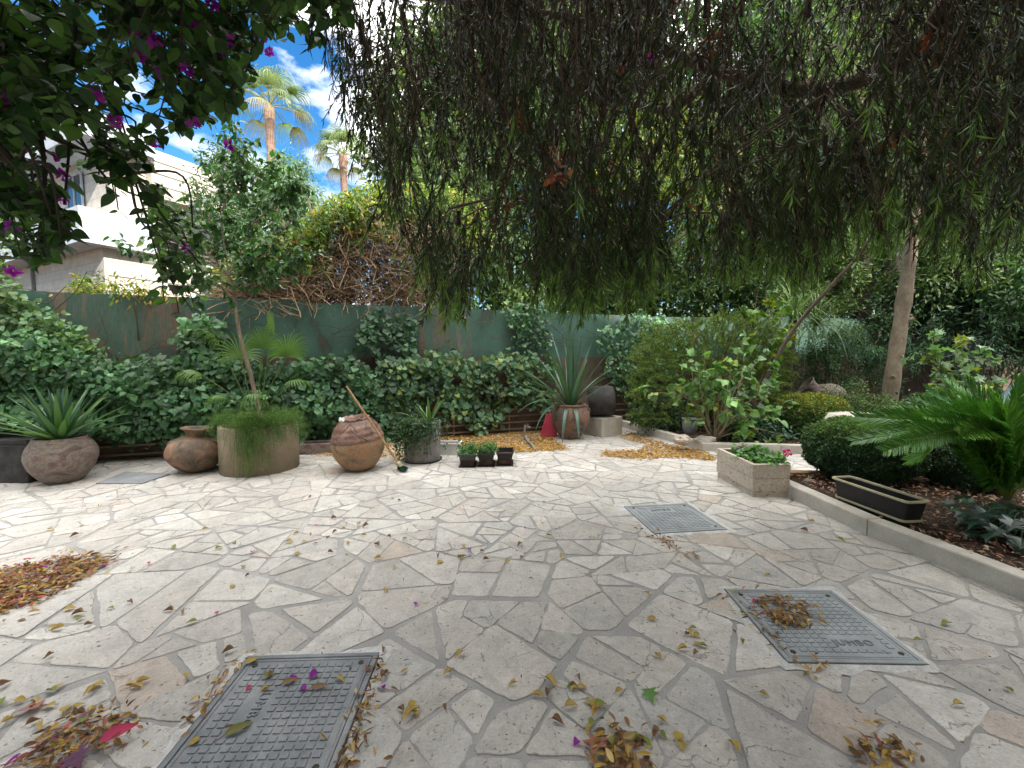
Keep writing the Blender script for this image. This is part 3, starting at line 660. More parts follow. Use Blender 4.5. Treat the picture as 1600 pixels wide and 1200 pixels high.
# 3 round two-handled jar
c = (-3.83, 5.02)
t = thing('clay_jar', 'squat round clay jar with two small ring handles and an open flared neck', 'jar', (c[0], c[1], 0))
b = B(); tl = (R(-3), R(4), 0)
b.lathe(spline_prof([(.02, .0), (.10, .004), (.20, .06), (.285, .16), (.305, .235), (.275, .33), (.20, .395), (.125, .425), (.115, .46), (.13, .495)], 60) + [(.168, .515), (.172, .53), (.155, .535), (.12, .50), (.105, .46), (.11, .40)], (c[0], c[1], 0), 64, wob=.02, tilt=tl, seed=5)
jb = b.build('body', M['clay'], t, True)
for s in (-1, 1):
    b = B(); P = [(c[0] + s * (.262 + .045 * math.sin(u)), c[1], .325 + .045 * -math.cos(u) + (.008 * s)) for u in np.linspace(-.3, math.pi + .5, 12)]
    b.tube(P, .014, 8); b.build('handle', M['clay'], jb, True)
# 5 concrete ring planter
c = (-3.12, 5.17); RP = .43
ring = thing('ring_planter', 'big plain concrete ring planter, the widest pot in the courtyard', 'planter', (c[0], c[1], 0))
b = B(); b.lathe([(RP - .05, .0), (RP, .0), (RP, .54), (RP - .006, .555), (RP - .016, .56), (RP - .045, .56), (RP - .053, .55), (RP - .055, .35)], (c[0], c[1], 0), 90, wob=.004); b.build('ring', M['concrete'], ring, True)
b = B(); soil_disc(b, RP - .04, .47, c); b.build('soil', M['soil'], ring)
RING = c
# 6 low trough behind
t = thing('low_trough', 'low pinkish-brown empty trough on the ground against the slats, left of the big terracotta jar', 'trough', (-2.72, 6.05, 0))
b = B(); rz = .25
for (dx, dy, sx, sy) in ((0, -.12, .62, .04), (0, .12, .62, .04), (-.29, 0, .04, .2), (.29, 0, .04, .2)):
    x = -2.72 + dx * math.cos(rz) - dy * math.sin(rz); y = 6.05 + dx * math.sin(rz) + dy * math.cos(rz); b.box((x, y, .075), (sx, sy, .15), rz=rz)
bevel(b.build('sides', M['clay_purple'], t), .008)
b = B(); b.box((-2.72, 6.05, .03), (.54, .2, .05), rz=rz); b.build('base', M['clay_purple'], t)
# 7 big round terracotta jar with broken mouth
c = (-1.855, 5.12)
t = thing('terracotta_jar', 'big round terracotta jar, glazed dark red on its shoulder, with a broken white-lined mouth', 'jar', (c[0], c[1], 0))
pr = spline_prof([(.02, .0), (.12, .004), (.20, .06), (.27, .16), (.305, .27), (.312, .35), (.29, .44), (.24, .54), (.165, .625)], 64)
b = B(); tl = (R(3), R(-5), 0)
b.lathe([p for p in pr if p[1] < .392], (c[0], c[1], 0), 72, wob=.02, tilt=tl, seed=2); b.build('lower_body', M['ochre'], t, True)
b = B(); hi = [p for p in pr if p[1] > .375]; hi = [(r + .006 + .0035 * math.sin(z * 95), z) for r, z in hi]
b.lathe([(hi[0][0] - .01, hi[0][1] - .002)] + hi, (c[0], c[1], 0), 72, wob=.03, tilt=tl, seed=2)
for i in range(34):   # applied ribs of the old relief
    a = i / 34 * 6.283; P = []
    for (r, z) in hi[::2]:
        aa = a + .35 * math.sin(z * 14 + i); P.append((r * math.cos(aa), r * math.sin(aa), z))
    from mathutils import Euler
    P = np.array(P) @ np.array(Euler(tl).to_matrix()).T + np.array([c[0], c[1], 0])
    if i % 2 == 0: b.tube(P, .007, 5)
gsh = b.build('glazed_shoulder', M['clay_glaze'], t, True)
b = B(); n = 60; V = []
for ringi, (r, z) in enumerate([(.168, .618), (.180, .640), (.170, .656), (.150, .650), (.138, .60)]):
    for k in range(n):
        a = 2 * math.pi * k / n; dz = .03 * mnoise.noise((math.cos(a) * 3, math.sin(a) * 3, 4)) if ringi in (1, 2, 3) else 0
        V.append((r * math.cos(a), r * math.sin(a), z + dz))
V = np.array(V) @ np.array(Euler(tl).to_matrix()).T + np.array([c[0], c[1], 0])
fq = [(i * n + k, i * n + (k + 1) % n, (i + 1) * n + (k + 1) % n, (i + 1) * n + k) for i in range(4) for k in range(n)]
b.raw(V, [i for f in fq for i in f], [4] * len(fq), (1, 1, 1)); b.M[-1] = np.array([1 if 26 < f[0] % n < 41 else 0 for f in fq]); b.build('mouth', [M['clay_glaze'], M['cement']], gsh, True)
# 8 broom
P0 = G(626, 733); P0 = np.array([P0[0], 5.02, .10]); P1 = A(541, 603, 4.86)
t = thing('broom', 'wooden-handled broom with dark green bristles leaning on the big terracotta jar', 'broom', (P0[0], P0[1], 0))
b = B(); b.tube([P0, P0 * .5 + P1 * .5 + [0, 0, .004], P1], [.0125, .0125, .011], 10); b.build('handle', M['wood'], t, True)
dd = unit(P1 - P0); 
b = B(); hc = P0 - dd * .01; ux_ = unit(np.array([.55, -.8, 0])); uy_ = unit(np.cross(dd, ux_)); ux_ = np.cross(uy_, dd)
def obox(b, c, ax, ay, az, col=(1, 1, 1), mi=0):
    V = [c + sx * ax + sy * ay + sz * az for sz in (-1, 1) for (sx, sy) in ((-1, -1), (1, -1), (1, 1), (-1, 1))]
    b.add(V, [(0, 3, 2, 1), (4, 5, 6, 7), (0, 1, 5, 4), (1, 2, 6, 5), (2, 3, 7, 6), (3, 0, 4, 7)], col, mi)
obox(b, hc, ux_ * .085, uy_ * .02, dd * .028); bh = bevel(b.build('head', M['cream_plastic'], t), .008)
b = B(); n = 1500
s = rng.uniform(-1, 1, (n, 2)); Pn = hc - dd * .028 + ux_ * s[:, :1] * .08 + uy_ * s[:, 1:] * .018
Dn = -dd + ux_ * s[:, :1] * .3 + uy_ * s[:, 1:] * .5 + rnd(n, .08)
Ln = np.full(n, .085); Ln = np.minimum(Ln, (Pn[:, 2] - .006) / np.maximum(.05, -unit(Dn)[:, 2]))
leaves(b, NARROW, Pn, Dn, rnd(n), np.maximum(.02, Ln), .0035, cols(n, [(.012, .05, .035), (.02, .075, .05)])); b.build('bristles', M['bristle'], bh)
# 9 fluted pot with mixed plants
c = (-1.20, 5.58)
t = thing('fluted_pot', 'grey fluted round pot overgrown with small-leaved creeper and a strappy plant', 'potted plant', (c[0], c[1], 0))
b = B(); n = 132; prof = [(.20, .012), (.232, .015), (.236, .05), (.243, .48), (.250, .50), (.250, .525), (.228, .53), (.222, .47)]; V = []
for i, (r, z) in enumerate(prof):
    for k in range(n):
        a = 2 * math.pi * k / n; rr = r * (1 - (.016 if (k % 4) in (0,) and 1 < i < 4 else 0)); V.append((c[0] + rr * math.cos(a), c[1] + rr * math.sin(a), z))
b.add(V, [(i * n + k, i * n + (k + 1) % n, (i + 1) * n + (k + 1) % n, (i + 1) * n + k) for i in range(len(prof) - 1) for k in range(n)]); b.build('pot', M['fluted'], t)
b = B(); b.lathe([(.01, .0), (.245, .0), (.262, .022), (.25, .022), (.235, .010)], (c[0], c[1], 0), 40); b.build('saucer', M['dark_stone'], t, True)
b = B(); soil_disc(b, .225, .47, c); b.build('soil', M['soil'], t)
b = B()
for i in range(9):
    a = i * 2.4; el = R(rng.uniform(48, 84)); d = (math.cos(a) * math.cos(el), math.sin(a) * math.cos(el) * .7, math.sin(el))
    blade(b, (c[0] + .10 + .02 * math.cos(a), c[1] - .02, .47), d, rng.uniform(.3, .48), .05, .5, np.array((.09, .17, .05)) * rng.uniform(.8, 1.3), 7)
blade(b, (c[0] + .06, c[1] - .05, .48), (-.85, -.2, .8), .5, .035, .7, (.14, .2, .1)); b.build('strap_leaves', M['leaf_gloss'], t, True)
b = B(); P = []; 
for i in range(105):
    a = rng.normal(-1.75, .7); r0 = rng.uniform(.1, .22); p = np.array([c[0] + r0 * math.cos(a), c[1] + r0 * math.sin(a), .50])
    e = np.array([c[0] + (.30 + rng.uniform(0, .07)) * math.cos(a), c[1] + (.29 + rng.uniform(0, .07)) * math.sin(a), rng.uniform(.12, .46)])
    mid = (p + e) / 2 + np.array([.03 * math.cos(a), .03 * math.sin(a), .10]); pt = smooth_path([p, mid, e], 9); b.tube(pt, .0025, 3, (.05, .06, .03), cap=False)
    for k in range(14):
        q = pt[rng.integers(2, len(pt))] + rnd(1, .022)[0]; P.append(q)
P = np.array(P); n = len(P); leaves(b, BROAD, P, rnd(n) + [0, -.4, .1], rnd(n) + [0, -1, .8], rng.uniform(.022, .04, n), rng.uniform(.018, .03, n), cols(n, [(.05, .12, .045), (.07, .16, .06), (.035, .08, .035)]))
b.build('creeper', M['leaf'], t)
b = B()
for i in range(5):
    x = c[0] - .15 + .05 * i * .6; y = c[1] + rng.uniform(-.08, .08); h = rng.uniform(.12, .36)
    b.tube([(x, y, .46), (x + .01, y, .46 + h)], .006, 5, (.12, .17, .13))
    m = int(h / .016); zz_ = .48 + np.linspace(0, h, m); an = np.arange(m) * 2.4
    leaves(b, BROAD, np.c_[np.full(m, x), np.full(m, y), zz_], np.c_[np.cos(an), np.sin(an), np.full(m, .5)], np.tile([0, 0, 1.], (m, 1)), .05, .022, cols(m, [(.13, .2, .17), (.10, .17, .14)]))
b.build('succulent', M['leaf'], t)
# 10 white trough
c = (-.92, 5.95); t = thing('white_box', 'small white plastic window box with dry soil beside the fluted pot', 'planter box', (c[0], c[1], 0))
b = B()
for (dx, dy, sx, sy) in ((0, -.10, .36, .012), (0, .10, .36, .012), (-.174, 0, .012, .188), (.174, 0, .012, .188)): b.box((c[0] + dx, c[1] + dy, .075), (sx, sy, .15))
bevel(b.build('sides', M['white_plastic'], t), .003)
b = B()
for (dx, dy, sx, sy) in ((0, -.11, .39, .022), (0, .11, .39, .022), (-.187, 0, .022, .198), (.187, 0, .022, .198)): b.box((c[0] + dx, c[1] + dy, .158), (sx, sy, .014))
bevel(b.build('rim', M['white_plastic'], t), .003)
b = B(); b.box((c[0], c[1], .06), (.33, .185, .11)); b.build('soil', M['soil'], t)
# 11 three black square pots
def tray_pot(x, y, lab, grow, bed_seed, mat='black_plastic'):
    t = thing('square_pot', lab, 'plant pot', (x, y, 0), 'black square seedling pots in a row')
    w0, w1, d0, d1, h = .155, .20, .27, .33, .145
    b = B(); V = []
    for (w_, d_, z) in ((w0, d0, .018), (w1, d1, h + .012), (w1 + .022, d1 + .022, h + .012), (w1 + .022, d1 + .022, h + .028), (w1 - .008, d1 - .008, h + .028), (w0 - .008, d0 - .008, .03)):
        V += [(x - w_ / 2, y - d_ / 2, z), (x + w_ / 2, y - d_ / 2, z), (x + w_ / 2, y + d_ / 2, z), (x - w_ / 2, y + d_ / 2, z)]
    b.add(V, [(4 * i + k, 4 * i + (k + 1) % 4, 4 * i + 4 + (k + 1) % 4, 4 * i + 4 + k) for i in range(5) for k in range(4)]); bevel(b.build('pot', M[mat], t), .004)
    b = B(); b.box((x, y, .008), (w0 + .05, d0 + .05, .014), taper=1.05); bevel(b.build('saucer', M['black_plastic'], t), .004)
    b = B(); b.box((x, y, .07), (w0 + .008, d0 + .012, .09), taper=1.1); b.build('soil', M['soil'], t)
    if grow:
        b = B(); P = []
        for i in range(55):
            q = np.array([x + rng.uniform(-.09, .09), y + rng.uniform(-.14, .14), .11]); e = q + np.array([rng.normal(0, .035), rng.normal(0, .03), rng.uniform(.05, .19)])
            b.tube([q, (q + e) / 2, e], .002, 3, (.08, .13, .04), cap=False)
            for k in range(9): P.append(q + (e - q) * rng.uniform(.3, 1) + rnd(1, .014)[0])
        P = np.array(P); n = len(P); leaves(b, BROAD, P, rnd(n) + [0, 0, .4], rnd(n, .5) + [0, -.3, 1], rng.uniform(.026, .045, n), rng.uniform(.018, .028, n), cols(n, [(.08, .20, .05), (.11, .25, .07), (.06, .15, .05)]))
        b.build('seedlings', M['leaf'], t)
tray_pot(-.56, 5.33, 'left one of the three square seedling pots, dark grey and full of green seedlings', True, 1, 'grey_plastic')
tray_pot(-.325, 5.36, 'middle one of the three black square pots, with green seedlings', True, 2)
tray_pot(-.09, 5.40, 'right one of the three black square pots, holding only bare soil', False, 3)
# slate slab
q = [G(150, 757), G(222, 757), G(266, 742), G(196, 739)]
b = B(); V = [(p[0], p[1], .004) for p in q] + [(p[0], p[1], .016) for p in q]; b.add(V, [(4, 5, 6, 7), (0, 1, 5, 4), (1, 2, 6, 5), (2, 3, 7, 6), (3, 0, 4, 7)])
tag(b.build('slate_slab', M['slate']), 'flat blue-grey slate slab on the paving between the purplish bowl and the squat round jar', 'stone slab')
# 13 garden tap and hose stub
t = thing('standpipe', 'grey standpipe with a small tap rising from the yellow leaf carpet', 'tap', (.16, 7.0, 0))
p0 = A(820, 664, 6.9); b = B(); b.tube(smooth_path([(p0[0], 6.9, .0), (p0[0], 6.9, .2), (p0[0] + .005, 6.9, p0[2])], 10), .016, 8); b.build('pipe', M['fluted'], t, True)
b = B(); b.tube([(p0[0], 6.9, p0[2] - .02), (p0[0] + .10, 6.87, p0[2] - .035)], .012, 8); b.tube([(p0[0] + .05, 6.88, p0[2] - .02), (p0[0] + .05, 6.88, p0[2] + .02)], .01, 8); b.build('spout', M['fluted'], t, True)
e = G(836, 706); b = B(); b.tube(smooth_path([(p0[0] + .01, 6.88, .06), (p0[0] + .05, 6.6, .03), (e[0] - .04, e[1] + .3, .05), (e[0], e[1], .02)], 16), .02, 8)
tag(b.build('pipe_offcut', M['fluted'], None, True), 'bent grey pipe lying in the yellow leaves beside the standpipe', 'pipe')
# 14 pink dustpan
c0 = A(858, 682, 7.15); x, y = c0[0], 7.15
t = thing('dustpan', 'pinkish-red plastic dustpan standing upright at the left of the weathered agave jar', 'dustpan', (x, y, 0))
b = B(); hw, tw = .145, .085; V = [(x - hw, y, .012), (x + hw, y + .02, .012), (x + tw + .05, y + .06, .40), (x - tw + .04, y + .05, .40), (x - hw + .0, y + .13, .012), (x + hw, y + .15, .012), (x + tw + .05, y + .10, .40), (x - tw + .04, y + .09, .40)]
b.add(V, [(0, 1, 2, 3), (4, 7, 6, 5), (0, 3, 7, 4), (1, 5, 6, 2), (2, 6, 7, 3), (0, 4, 5, 1)]); bevel(b.build('pan', M['pink_plastic'], t), .01)
b = B(); b.box((x - .02, y - .01, .03), (.26, .02, .05)); bevel(b.build('lip', M['pink_plastic'], t), .005)
# 15 weathered jar with tall agave
c = (.985, 7.08)
t = thing('agave_jar', 'weathered round clay jar holding a tall blue-green sword-leaved plant near the back wall', 'potted plant', (c[0], c[1], 0))
b = B(); b.lathe(spline_prof([(.02, .0), (.14, .0), (.19, .05), (.27, .18), (.315, .32), (.315, .42), (.28, .50), (.245, .545)], 60) + [(.262, .56), (.262, .585), (.235, .585), (.225, .50)], (c[0], c[1], 0), 64, wob=.035, seed=9); jb = b.build('body', M['clay_grey'], t, True)
for s in (-1, 1):
    b = B(); P = [(c[0] + s * (.285 + .04 * math.sin(u)), c[1], .46 + .05 * -math.cos(u)) for u in np.linspace(-.3, math.pi + .4, 10)]; b.tube(P, .016, 8); b.build('handle', M['clay_grey'], jb, True)
b = B(); soil_disc(b, .23, .52, c); b.build('soil', M['soil'], t)
b = B()
for i in range(34):
    a = i * 2.399; q = i / 34; el = R(88 - 45 * q ** 1.2); d = (math.cos(a) * math.cos(el), math.sin(a) * math.cos(el), math.sin(el))
    blade(b, (c[0] + d[0] * .06, c[1] + d[1] * .06, .52), d, rng.uniform(1.05, 1.4), .075, .15 + .5 * q, np.array([(.055, .12, .075), (.07, .14, .10), (.045, .10, .05)][rng.integers(3)]) * rng.uniform(.8, 1.2), 9, .2)
for (d, L_, dr) in (((-.9, -.25, .75), .95, 1.5), ((-.6, -.3, .5), .9, 2.6), ((.1, -.7, .35), .75, 3.2), ((-.25, -.6, .3), .8, 3.4), ((.8, -.1, .7), .9, .3), ((-1, 0, .8), 1.15, .6)):
    blade(b, (c[0] + .08 * d[0], c[1] - .08, .54), d, L_, .065, dr, (.09, .17, .13), 10, .2)
b.build('leaves', M['leaf_gloss'], t, True)
# 16 block and the dark tipped vessel on it
c = (1.60, 7.42); rz = R(33)
b = B(); b.box((c[0], c[1], .165), (.50, .48, .33), rz=rz); tag(bevel(b.build('stone_block', M['block'], None), .015, 3), 'plain pale stone cube carrying the dark tipped vessel', 'stone block')
t = thing('tipped_vessel', 'blackened old vessel lying on its side on the pale stone cube', 'vessel', (c[0], c[1], .33))
b = B(); prof = [(.272, -.225), (.262, -.23), (.252, -.21), (.262, -.19), (.262, -.05), (.258, .10), (.245, .17), (.215, .215), (.12, .228), (.002, .23)]
inn = [(.002, .19), (.20, .18), (.232, .10), (.24, -.19), (.250, -.222)]
V0 = B(); V0.lathe(inn + [(.272, -.225)][0:0] + [(.262, -.232)] + prof[1:] if False else inn + prof, (0, 0, 0), 56, wob=.03, seed=4)
Vv = V0.V[0]; Vv = np.c_[Vv[:, 2], Vv[:, 0], Vv[:, 1]]; Vv[:, 0] -= 0
ca, sa = math.cos(R(-12)), math.sin(R(-12)); Vv = np.c_[Vv[:, 0] * ca - Vv[:, 1] * sa, Vv[:, 0] * sa + Vv[:, 1] * ca, Vv[:, 2]]
rr_ = Euler((0, R(-5), 0)).to_matrix(); Vv = Vv @ np.array(rr_).T + np.array([c[0] - .02, c[1] - .05, .33 + .277])
b.raw(Vv, V0.Lp[0], V0.S[0], (1, 1, 1)); b.build('body', M['dark_stone'], t, True)
# 18 sockets on the wall
t = thing('socket_shelf', 'two small white electric boxes on a bracket rail on the back wall above the slats', 'electrical boxes', (2.3, 8.3, 1))
for xx in (972, 989):
    p = onwall(xx, 607, .12); b = B(); b.box(p, (.13, .07, .15 if xx > 980 else .11), rz=math.atan(WK)); bevel(b.build('box', M['white_plastic'], t), .01)
    b = B(); b.tube(smooth_path([p + [0, 0, .06], p + [.03, 0, .16], p + [-.06, .03, .19], p + [-.12, .06, .08]], 12), .008, 6); b.build('cable', M['fluted'], t, True)
p = onwall(982, 617, .1); b = B(); b.box(p, (.5, .05, .02), rz=math.atan(WK)); b.build('bracket', M['rail'], t)
# 20 travertine flower box
x0, x1, y0, y1 = 2.36, 2.73, 4.07, 4.80
t = thing('stone_flower_box', 'pitted travertine flower box with geraniums at the end of the kerb', 'planter', ((x0 + x1) / 2, (y0 + y1) / 2, 0))
cx, cy, sx, sy = (x0 + x1) / 2, (y0 + y1) / 2, x1 - x0, y1 - y0
b = B(); b.box((cx, cy, .03), (sx - .02, sy - .02, .06)); bevel(b.build('plinth', M['travertine'], t), .004)
b = B(); b.box((cx, cy, .125), (sx, sy, .126)); bevel(b.build('lower_course', M['travertine'], t), .006)
b = B(); b.box((cx, cy, .192), (sx - .014, sy - .014, .01)); b.build('groove', M['travertine'], t)
b = B()
for (dx, dy, wx, wy) in ((0, -sy / 2 + .02, sx, .04), (0, sy / 2 - .02, sx, .04), (-sx / 2 + .02, 0, .04, sy - .08), (sx / 2 - .02, 0, .04, sy - .08)): b.box((cx + dx, cy + dy, .265), (wx, wy, .136))
bevel(b.build('upper_course', M['travertine'], t), .004)
b = B(); b.box((cx, cy, .25), (sx - .1, sy - .1, .09)); b.build('soil', M['soil'], t)
t = thing('geranium', 'low green geranium with one red and one pink flower head growing in the travertine box', 'flowering plant', (cx, cy, .29))
b = B(); P = []
for i in range(90):
    q = np.array([rng.uniform(x0 + .07, x1 + .03), rng.uniform(y0 + .05, y1 - .1), .29]); e = q + np.array([rng.normal(.02, .05), rng.normal(0, .05), rng.uniform(.02, .085)])
    b.tube([q, e], .002, 3, (.07, .11, .04), cap=False)
    for k in range(6): P.append(e + rnd(1, .022)[0])
for i in range(150): P.append(np.array([x1 + rng.uniform(-.02, .07), rng.uniform(y0 + .1, y0 + .45), .31]) + np.array([0, 0, -abs(rng.normal(0, .09))]))
P = np.array(P); n = len(P); leaves(b, HEART, P, rnd(n) + [0, 0, .1], rnd(n, .5) + [0, -.3, 1], rng.uniform(.03, .05, n), rng.uniform(.03, .05, n), cols(n, [(.10, .24, .04), (.14, .30, .06), (.07, .17, .05), (.16, .26, .16)]))
b.build('leaves', M['leaf'], t)
for (px, py, Yd, colr, lab) in ((1161, 701, 4.72, (.65, .01, .02), 'small red flower head'), (1230, 708, 4.45, (.75, .02, .22), 'larger magenta pink flower head')):
    p = A(px, py, Yd); b = B(); b.tube([(p[0] - .02, p[1], .30), p], .003, 4, (.08, .14, .04))
    n = 60; d = unit(rnd(n)); r_ = .028 if px > 1200 else .02
    leaves(b, BROAD, p + d * r_, d + rnd(n, .3), rnd(n), .022, .02, cols(n, [colr], var=.15)); b.build('flower', M['petal'], t)['label'] = lab
# 22 black window box with cream rim
c4 = [G(1312, 757, .34), G(1331, 740, .34), G(1441, 776, .34), G(1428, 795, .34)]
cc = sum(c4) / 4
t = thing('window_box', 'long black plastic planter with a cream rim sitting in the bed behind the kerb', 'planter box', (cc[0], cc[1], .1))
def loft(b, rings, closed=True):
    n = len(rings[0]); V = [p for r in rings for p in r]
    b.add(V, [(i * n + k, i * n + (k + 1) % n, (i + 1) * n + (k + 1) % n, (i + 1) * n + k) for i in range(len(rings) - 1) for k in range(n)])
ax = unit(((c4[3] - c4[0]) + (c4[2] - c4[1]))[:2]); ay = np.array([-ax[1], ax[0]]); ln = .66; wd = .20; cc = np.array([3.01, 3.42]); ax = unit(np.array([.11, -1.0])); ay = np.array([-ax[1], ax[0]])
def rrect(lx, ly, z, r=.035):
    o = []
    for (qx, qy, a0) in ((1, 1, 0), (-1, 1, 90), (-1, -1, 180), (1, -1, 270)):
        for a in (0, 30, 60, 90):
            u = qx * (lx / 2 - r) + r * math.cos(R(a0 + a)); v = qy * (ly / 2 - r) + r * math.sin(R(a0 + a)); p = cc + ax * u + ay * v; o.append((p[0], p[1], z))
    return o
b = B(); loft(b, [rrect(ln - .09, wd - .05, .06), rrect(ln - .01, wd - .01, .295)]); loft(b, [rrect(ln - .03, wd - .03, .295), rrect(ln - .10, wd - .07, .08)]); b.add(rrect(ln - .10, wd - .07, .10), [tuple(range(16))]); wbx = b.build('box', M['black_plastic'], t, True)
b = B(); loft(b, [rrect(ln - .01, wd - .01, .293), rrect(ln + .014, wd + .014, .295), rrect(ln + .016, wd + .016, .306), rrect(ln + .006, wd + .006, .312), rrect(ln - .018, wd - .018, .311), rrect(ln - .022, wd - .022, .295)]); b.build('rim', M['cream_plastic'], wbx)
b = B(); loft(b, [rrect(ln - .064, wd - .028, .135), rrect(ln - .045, wd - .012, .137), rrect(ln - .045, wd - .012, .152), rrect(ln - .058, wd - .022, .154)]); b.build('trim_band', M['cream_plastic'], wbx)
p = cc - ax * .0 + ay * (wd / 2 - .035); b = B(); b.box((cc[0] + ax[0] * .15 + ay[0] * .06, cc[1] + ax[1] * .15 + ay[1] * .06, .24), (.03, .03, .035)); b.build('sticker', M['white_plastic'], wbx)
# 26-27 vessels among the plants
def vessel(name, label, cat, x, y, z, prof, mat, tilt=None, n=48, wob=.03, sub=None):
    t = thing(name, label, cat, (x, y, z)); b = B(); b.lathe(prof, (x, y, z), n, wob=wob, tilt=tilt, seed=x); b.build('body', M[mat], t, True); return t
vessel('stone_basin', 'round pale stone millstone-like basin half hidden between the clipped shrubs', 'stone basin', A(1352, 655, 6.0)[0], 6.05, .09, [(.01, .40), (.22, .42), (.25, .46), (.40, .45), (.43, .40), (.46, .37), (.47, .30), (.44, .25), (.50, .23), (.52, .15), (.46, .0)], 'kerb')
vessel('tipped_urn', 'brown clay urn with a ribbed neck tipped over among the leaves behind the golden shrub', 'urn', A(1290, 620, 7.6)[0], 7.6, .62, spline_prof([(.02, -.3), (.2, -.26), (.30, -.1), (.28, .08), (.17, .2), (.13, .26), (.15, .33), (.19, .40)], 40) + [(.16, .40), (.12, .28)], 'clay_purple', (R(-15), R(-52), 0))
t = vessel('clay_pot', 'small pinkish clay pot deep in the bed under the big shrub', 'pot', A(1196, 640, 7.3)[0], 7.3, .09, spline_prof([(.1, .0), (.19, .12), (.22, .28), (.17, .40), (.14, .46)], 24) + [(.17, .49), (.13, .49), (.12, .4)], 'clay')
vessel('grey_pot', 'pale blue-grey round pot standing in the bed near the kerb corner', 'pot', A(1078, 655, 6.95)[0], 6.95, .08, spline_prof([(.06, .0), (.10, .05), (.12, .15), (.11, .25)], 24) + [(.13, .26), (.13, .28), (.11, .28), (.10, .2)], 'slate')
vessel('clay_pot', 'dark clay pot on the ground by the back wall right of the electric boxes', 'pot', 2.95, 8.1, .09, spline_prof([(.12, .0), (.19, .12), (.2, .3)], 16) + [(.23, .32), (.19, .33), (.17, .2)], 'clay_grey')
# rocks
def rock(x, y, z, s, mat, label):
    b = B(); n, m = 14, 9; V = []
    for i in range(m + 1):
        th = math.pi * i / m
        for k in range(n):
            a = 2 * math.pi * k / n; d = np.array([math.sin(th) * math.cos(a), math.sin(th) * math.sin(a), math.cos(th)])
            q = 1 + .35 * mnoise.noise(tuple(d * 1.5 + x)) + .12 * mnoise.noise(tuple(d * 5 + y)); V.append((x + d[0] * s[0] * q, y + d[1] * s[1] * q, z + d[2] * s[2] * q))
    b.add(V, [(i * n + k, (i + 1) * n + k, (i + 1) * n + (k + 1) % n, i * n + (k + 1) % n) for i in range(m) for k in range(n)])
    return tag(b.build('rock', M[mat]), label, 'rock')
p = G(1066, 692, .12); rock(p[0], p[1], .16, (.12, .09, .08), 'travertine', 'pinkish rough rock on the kerb corner')
p = G(1100, 690, .12); rock(p[0] + .03, p[1] + .03, .14, (.16, .10, .07), 'kerb', 'flat pale rock right of the pinkish rough rock')
p = G(1268, 800, .1); rock(3.05, 4.25, .10, (.07, .05, .045), 'clay_purple', 'small brown rock beside the clipped green ball shrub')
# ================================================================ PLANTS
def clump_cloud(c, rad, nclump, per, csize, flat=1.0, shell=.55):
    """leaf points in clumps through an ellipsoid; returns points and outward directions"""
    k = unit(rnd(nclump)) * (rng.uniform(0, 1, (nclump, 1)) ** (1 - shell)) ; cc = np.array(c) + k * np.array(rad)
    sz = csize * rng.uniform(.6, 1.3, (nclump, 1))
    idx = rng.integers(0, nclump, nclump * per); off = rng.normal(0, 1, (len(idx), 3)); off = unit(off) * (np.abs(rng.normal(.65, .3, (len(idx), 1))))
    P = cc[idx] + off * sz[idx] * np.array([1, 1, flat]); return P, off, idx, cc
def foliage(b, P, outd, tm, ln, wd, pal, wts=None, down=.4, up=.8, jit=.6, idx=None, clumpvar=.18, var=.2, mi=0):
    n = len(P); D = outd * .8 + rnd(n, jit) + np.array([0, 0, -down]); Nn = np.array([0, 0, up]) + outd * .6 + rnd(n, .45)
    C = cols(n, pal, wts, var)
    if idx is not None: C = C * np.clip(1 + rng.normal(0, clumpvar, idx.max() + 1), .45, 1.7)[idx][:, None]
    L_ = ln * rng.uniform(.65, 1.25, n); leaves(b, tm, P, D, Nn, L_, L_ * wd, C, mi)
def shrub(name, label, cat, c, rad, nclump, per, csize, tm, ln, wd, pal, wts=None, base=None, mat='leaf', nstem=10, stemcol=(.10, .07, .045), group=None, shell=.55, srad=.012, **kw):
    base = np.array(base if base is not None else (c[0], c[1], .05), float)
    t = thing(name, label, cat, tuple(base), group)
    P, o_, idx, cc = clump_cloud(c, rad, nclump, per, csize, shell=shell); ok = P[:, 2] > .03; P, o_, idx = P[ok], o_[ok], idx[ok]
    b = B(); foliage(b, P, o_, tm, ln, wd, pal, wts, idx=idx, **kw); b.build('foliage', M[mat], t)
    b = B()
    for k in range(min(nstem, len(cc))):
        e = cc[k]; s = base + np.array([rng.normal(0, .04), rng.normal(0, .04), 0]); m = (s + e) / 2 + rng.normal(0, .06, 3) + [0, 0, .1]
        b.tube(smooth_path([s, m, e], 10), np.linspace(srad, srad * .35, len(smooth_path([s, m, e], 10))), 5, stemcol, cap=False)
    b.build('stem', M['twig'], t); return t
def tree(name, label, c, rad, base, trad, nclump, per, csize, tm, ln, wd, pal, wts=None, mat='leaf_dark', bark='bark', group=None, nlimb=14, **kw):
    base = np.array(base, float); t = thing(name, label, 'tree', tuple(base), group)
    P, o_, idx, cc = clump_cloud(c, rad, nclump, per, csize, shell=kw.pop('shell', .6)); b = B(); foliage(b, P, o_, tm, ln, wd, pal, wts, idx=idx, **kw); b.build('crown', M[mat], t)
    b = B(); top = np.array(c, float); fork = base + (top - base) * .62
    b.tube(smooth_path([base, (base + fork) / 2 + rng.normal(0, .05, 3), fork], 10), np.linspace(trad, trad * .7, 10), 10, cap=False)
    for k in range(min(nlimb, len(cc))):
        e = cc[k]; m = (fork + e) / 2 + [0, 0, -.1] + rng.normal(0, .12, 3); pp = smooth_path([fork - [0, 0, .1], m, e], 9); b.tube(pp, np.linspace(trad * .5, trad * .1, len(pp)), 6, cap=False)
    b.build('trunk', M[bark], t, True); return t
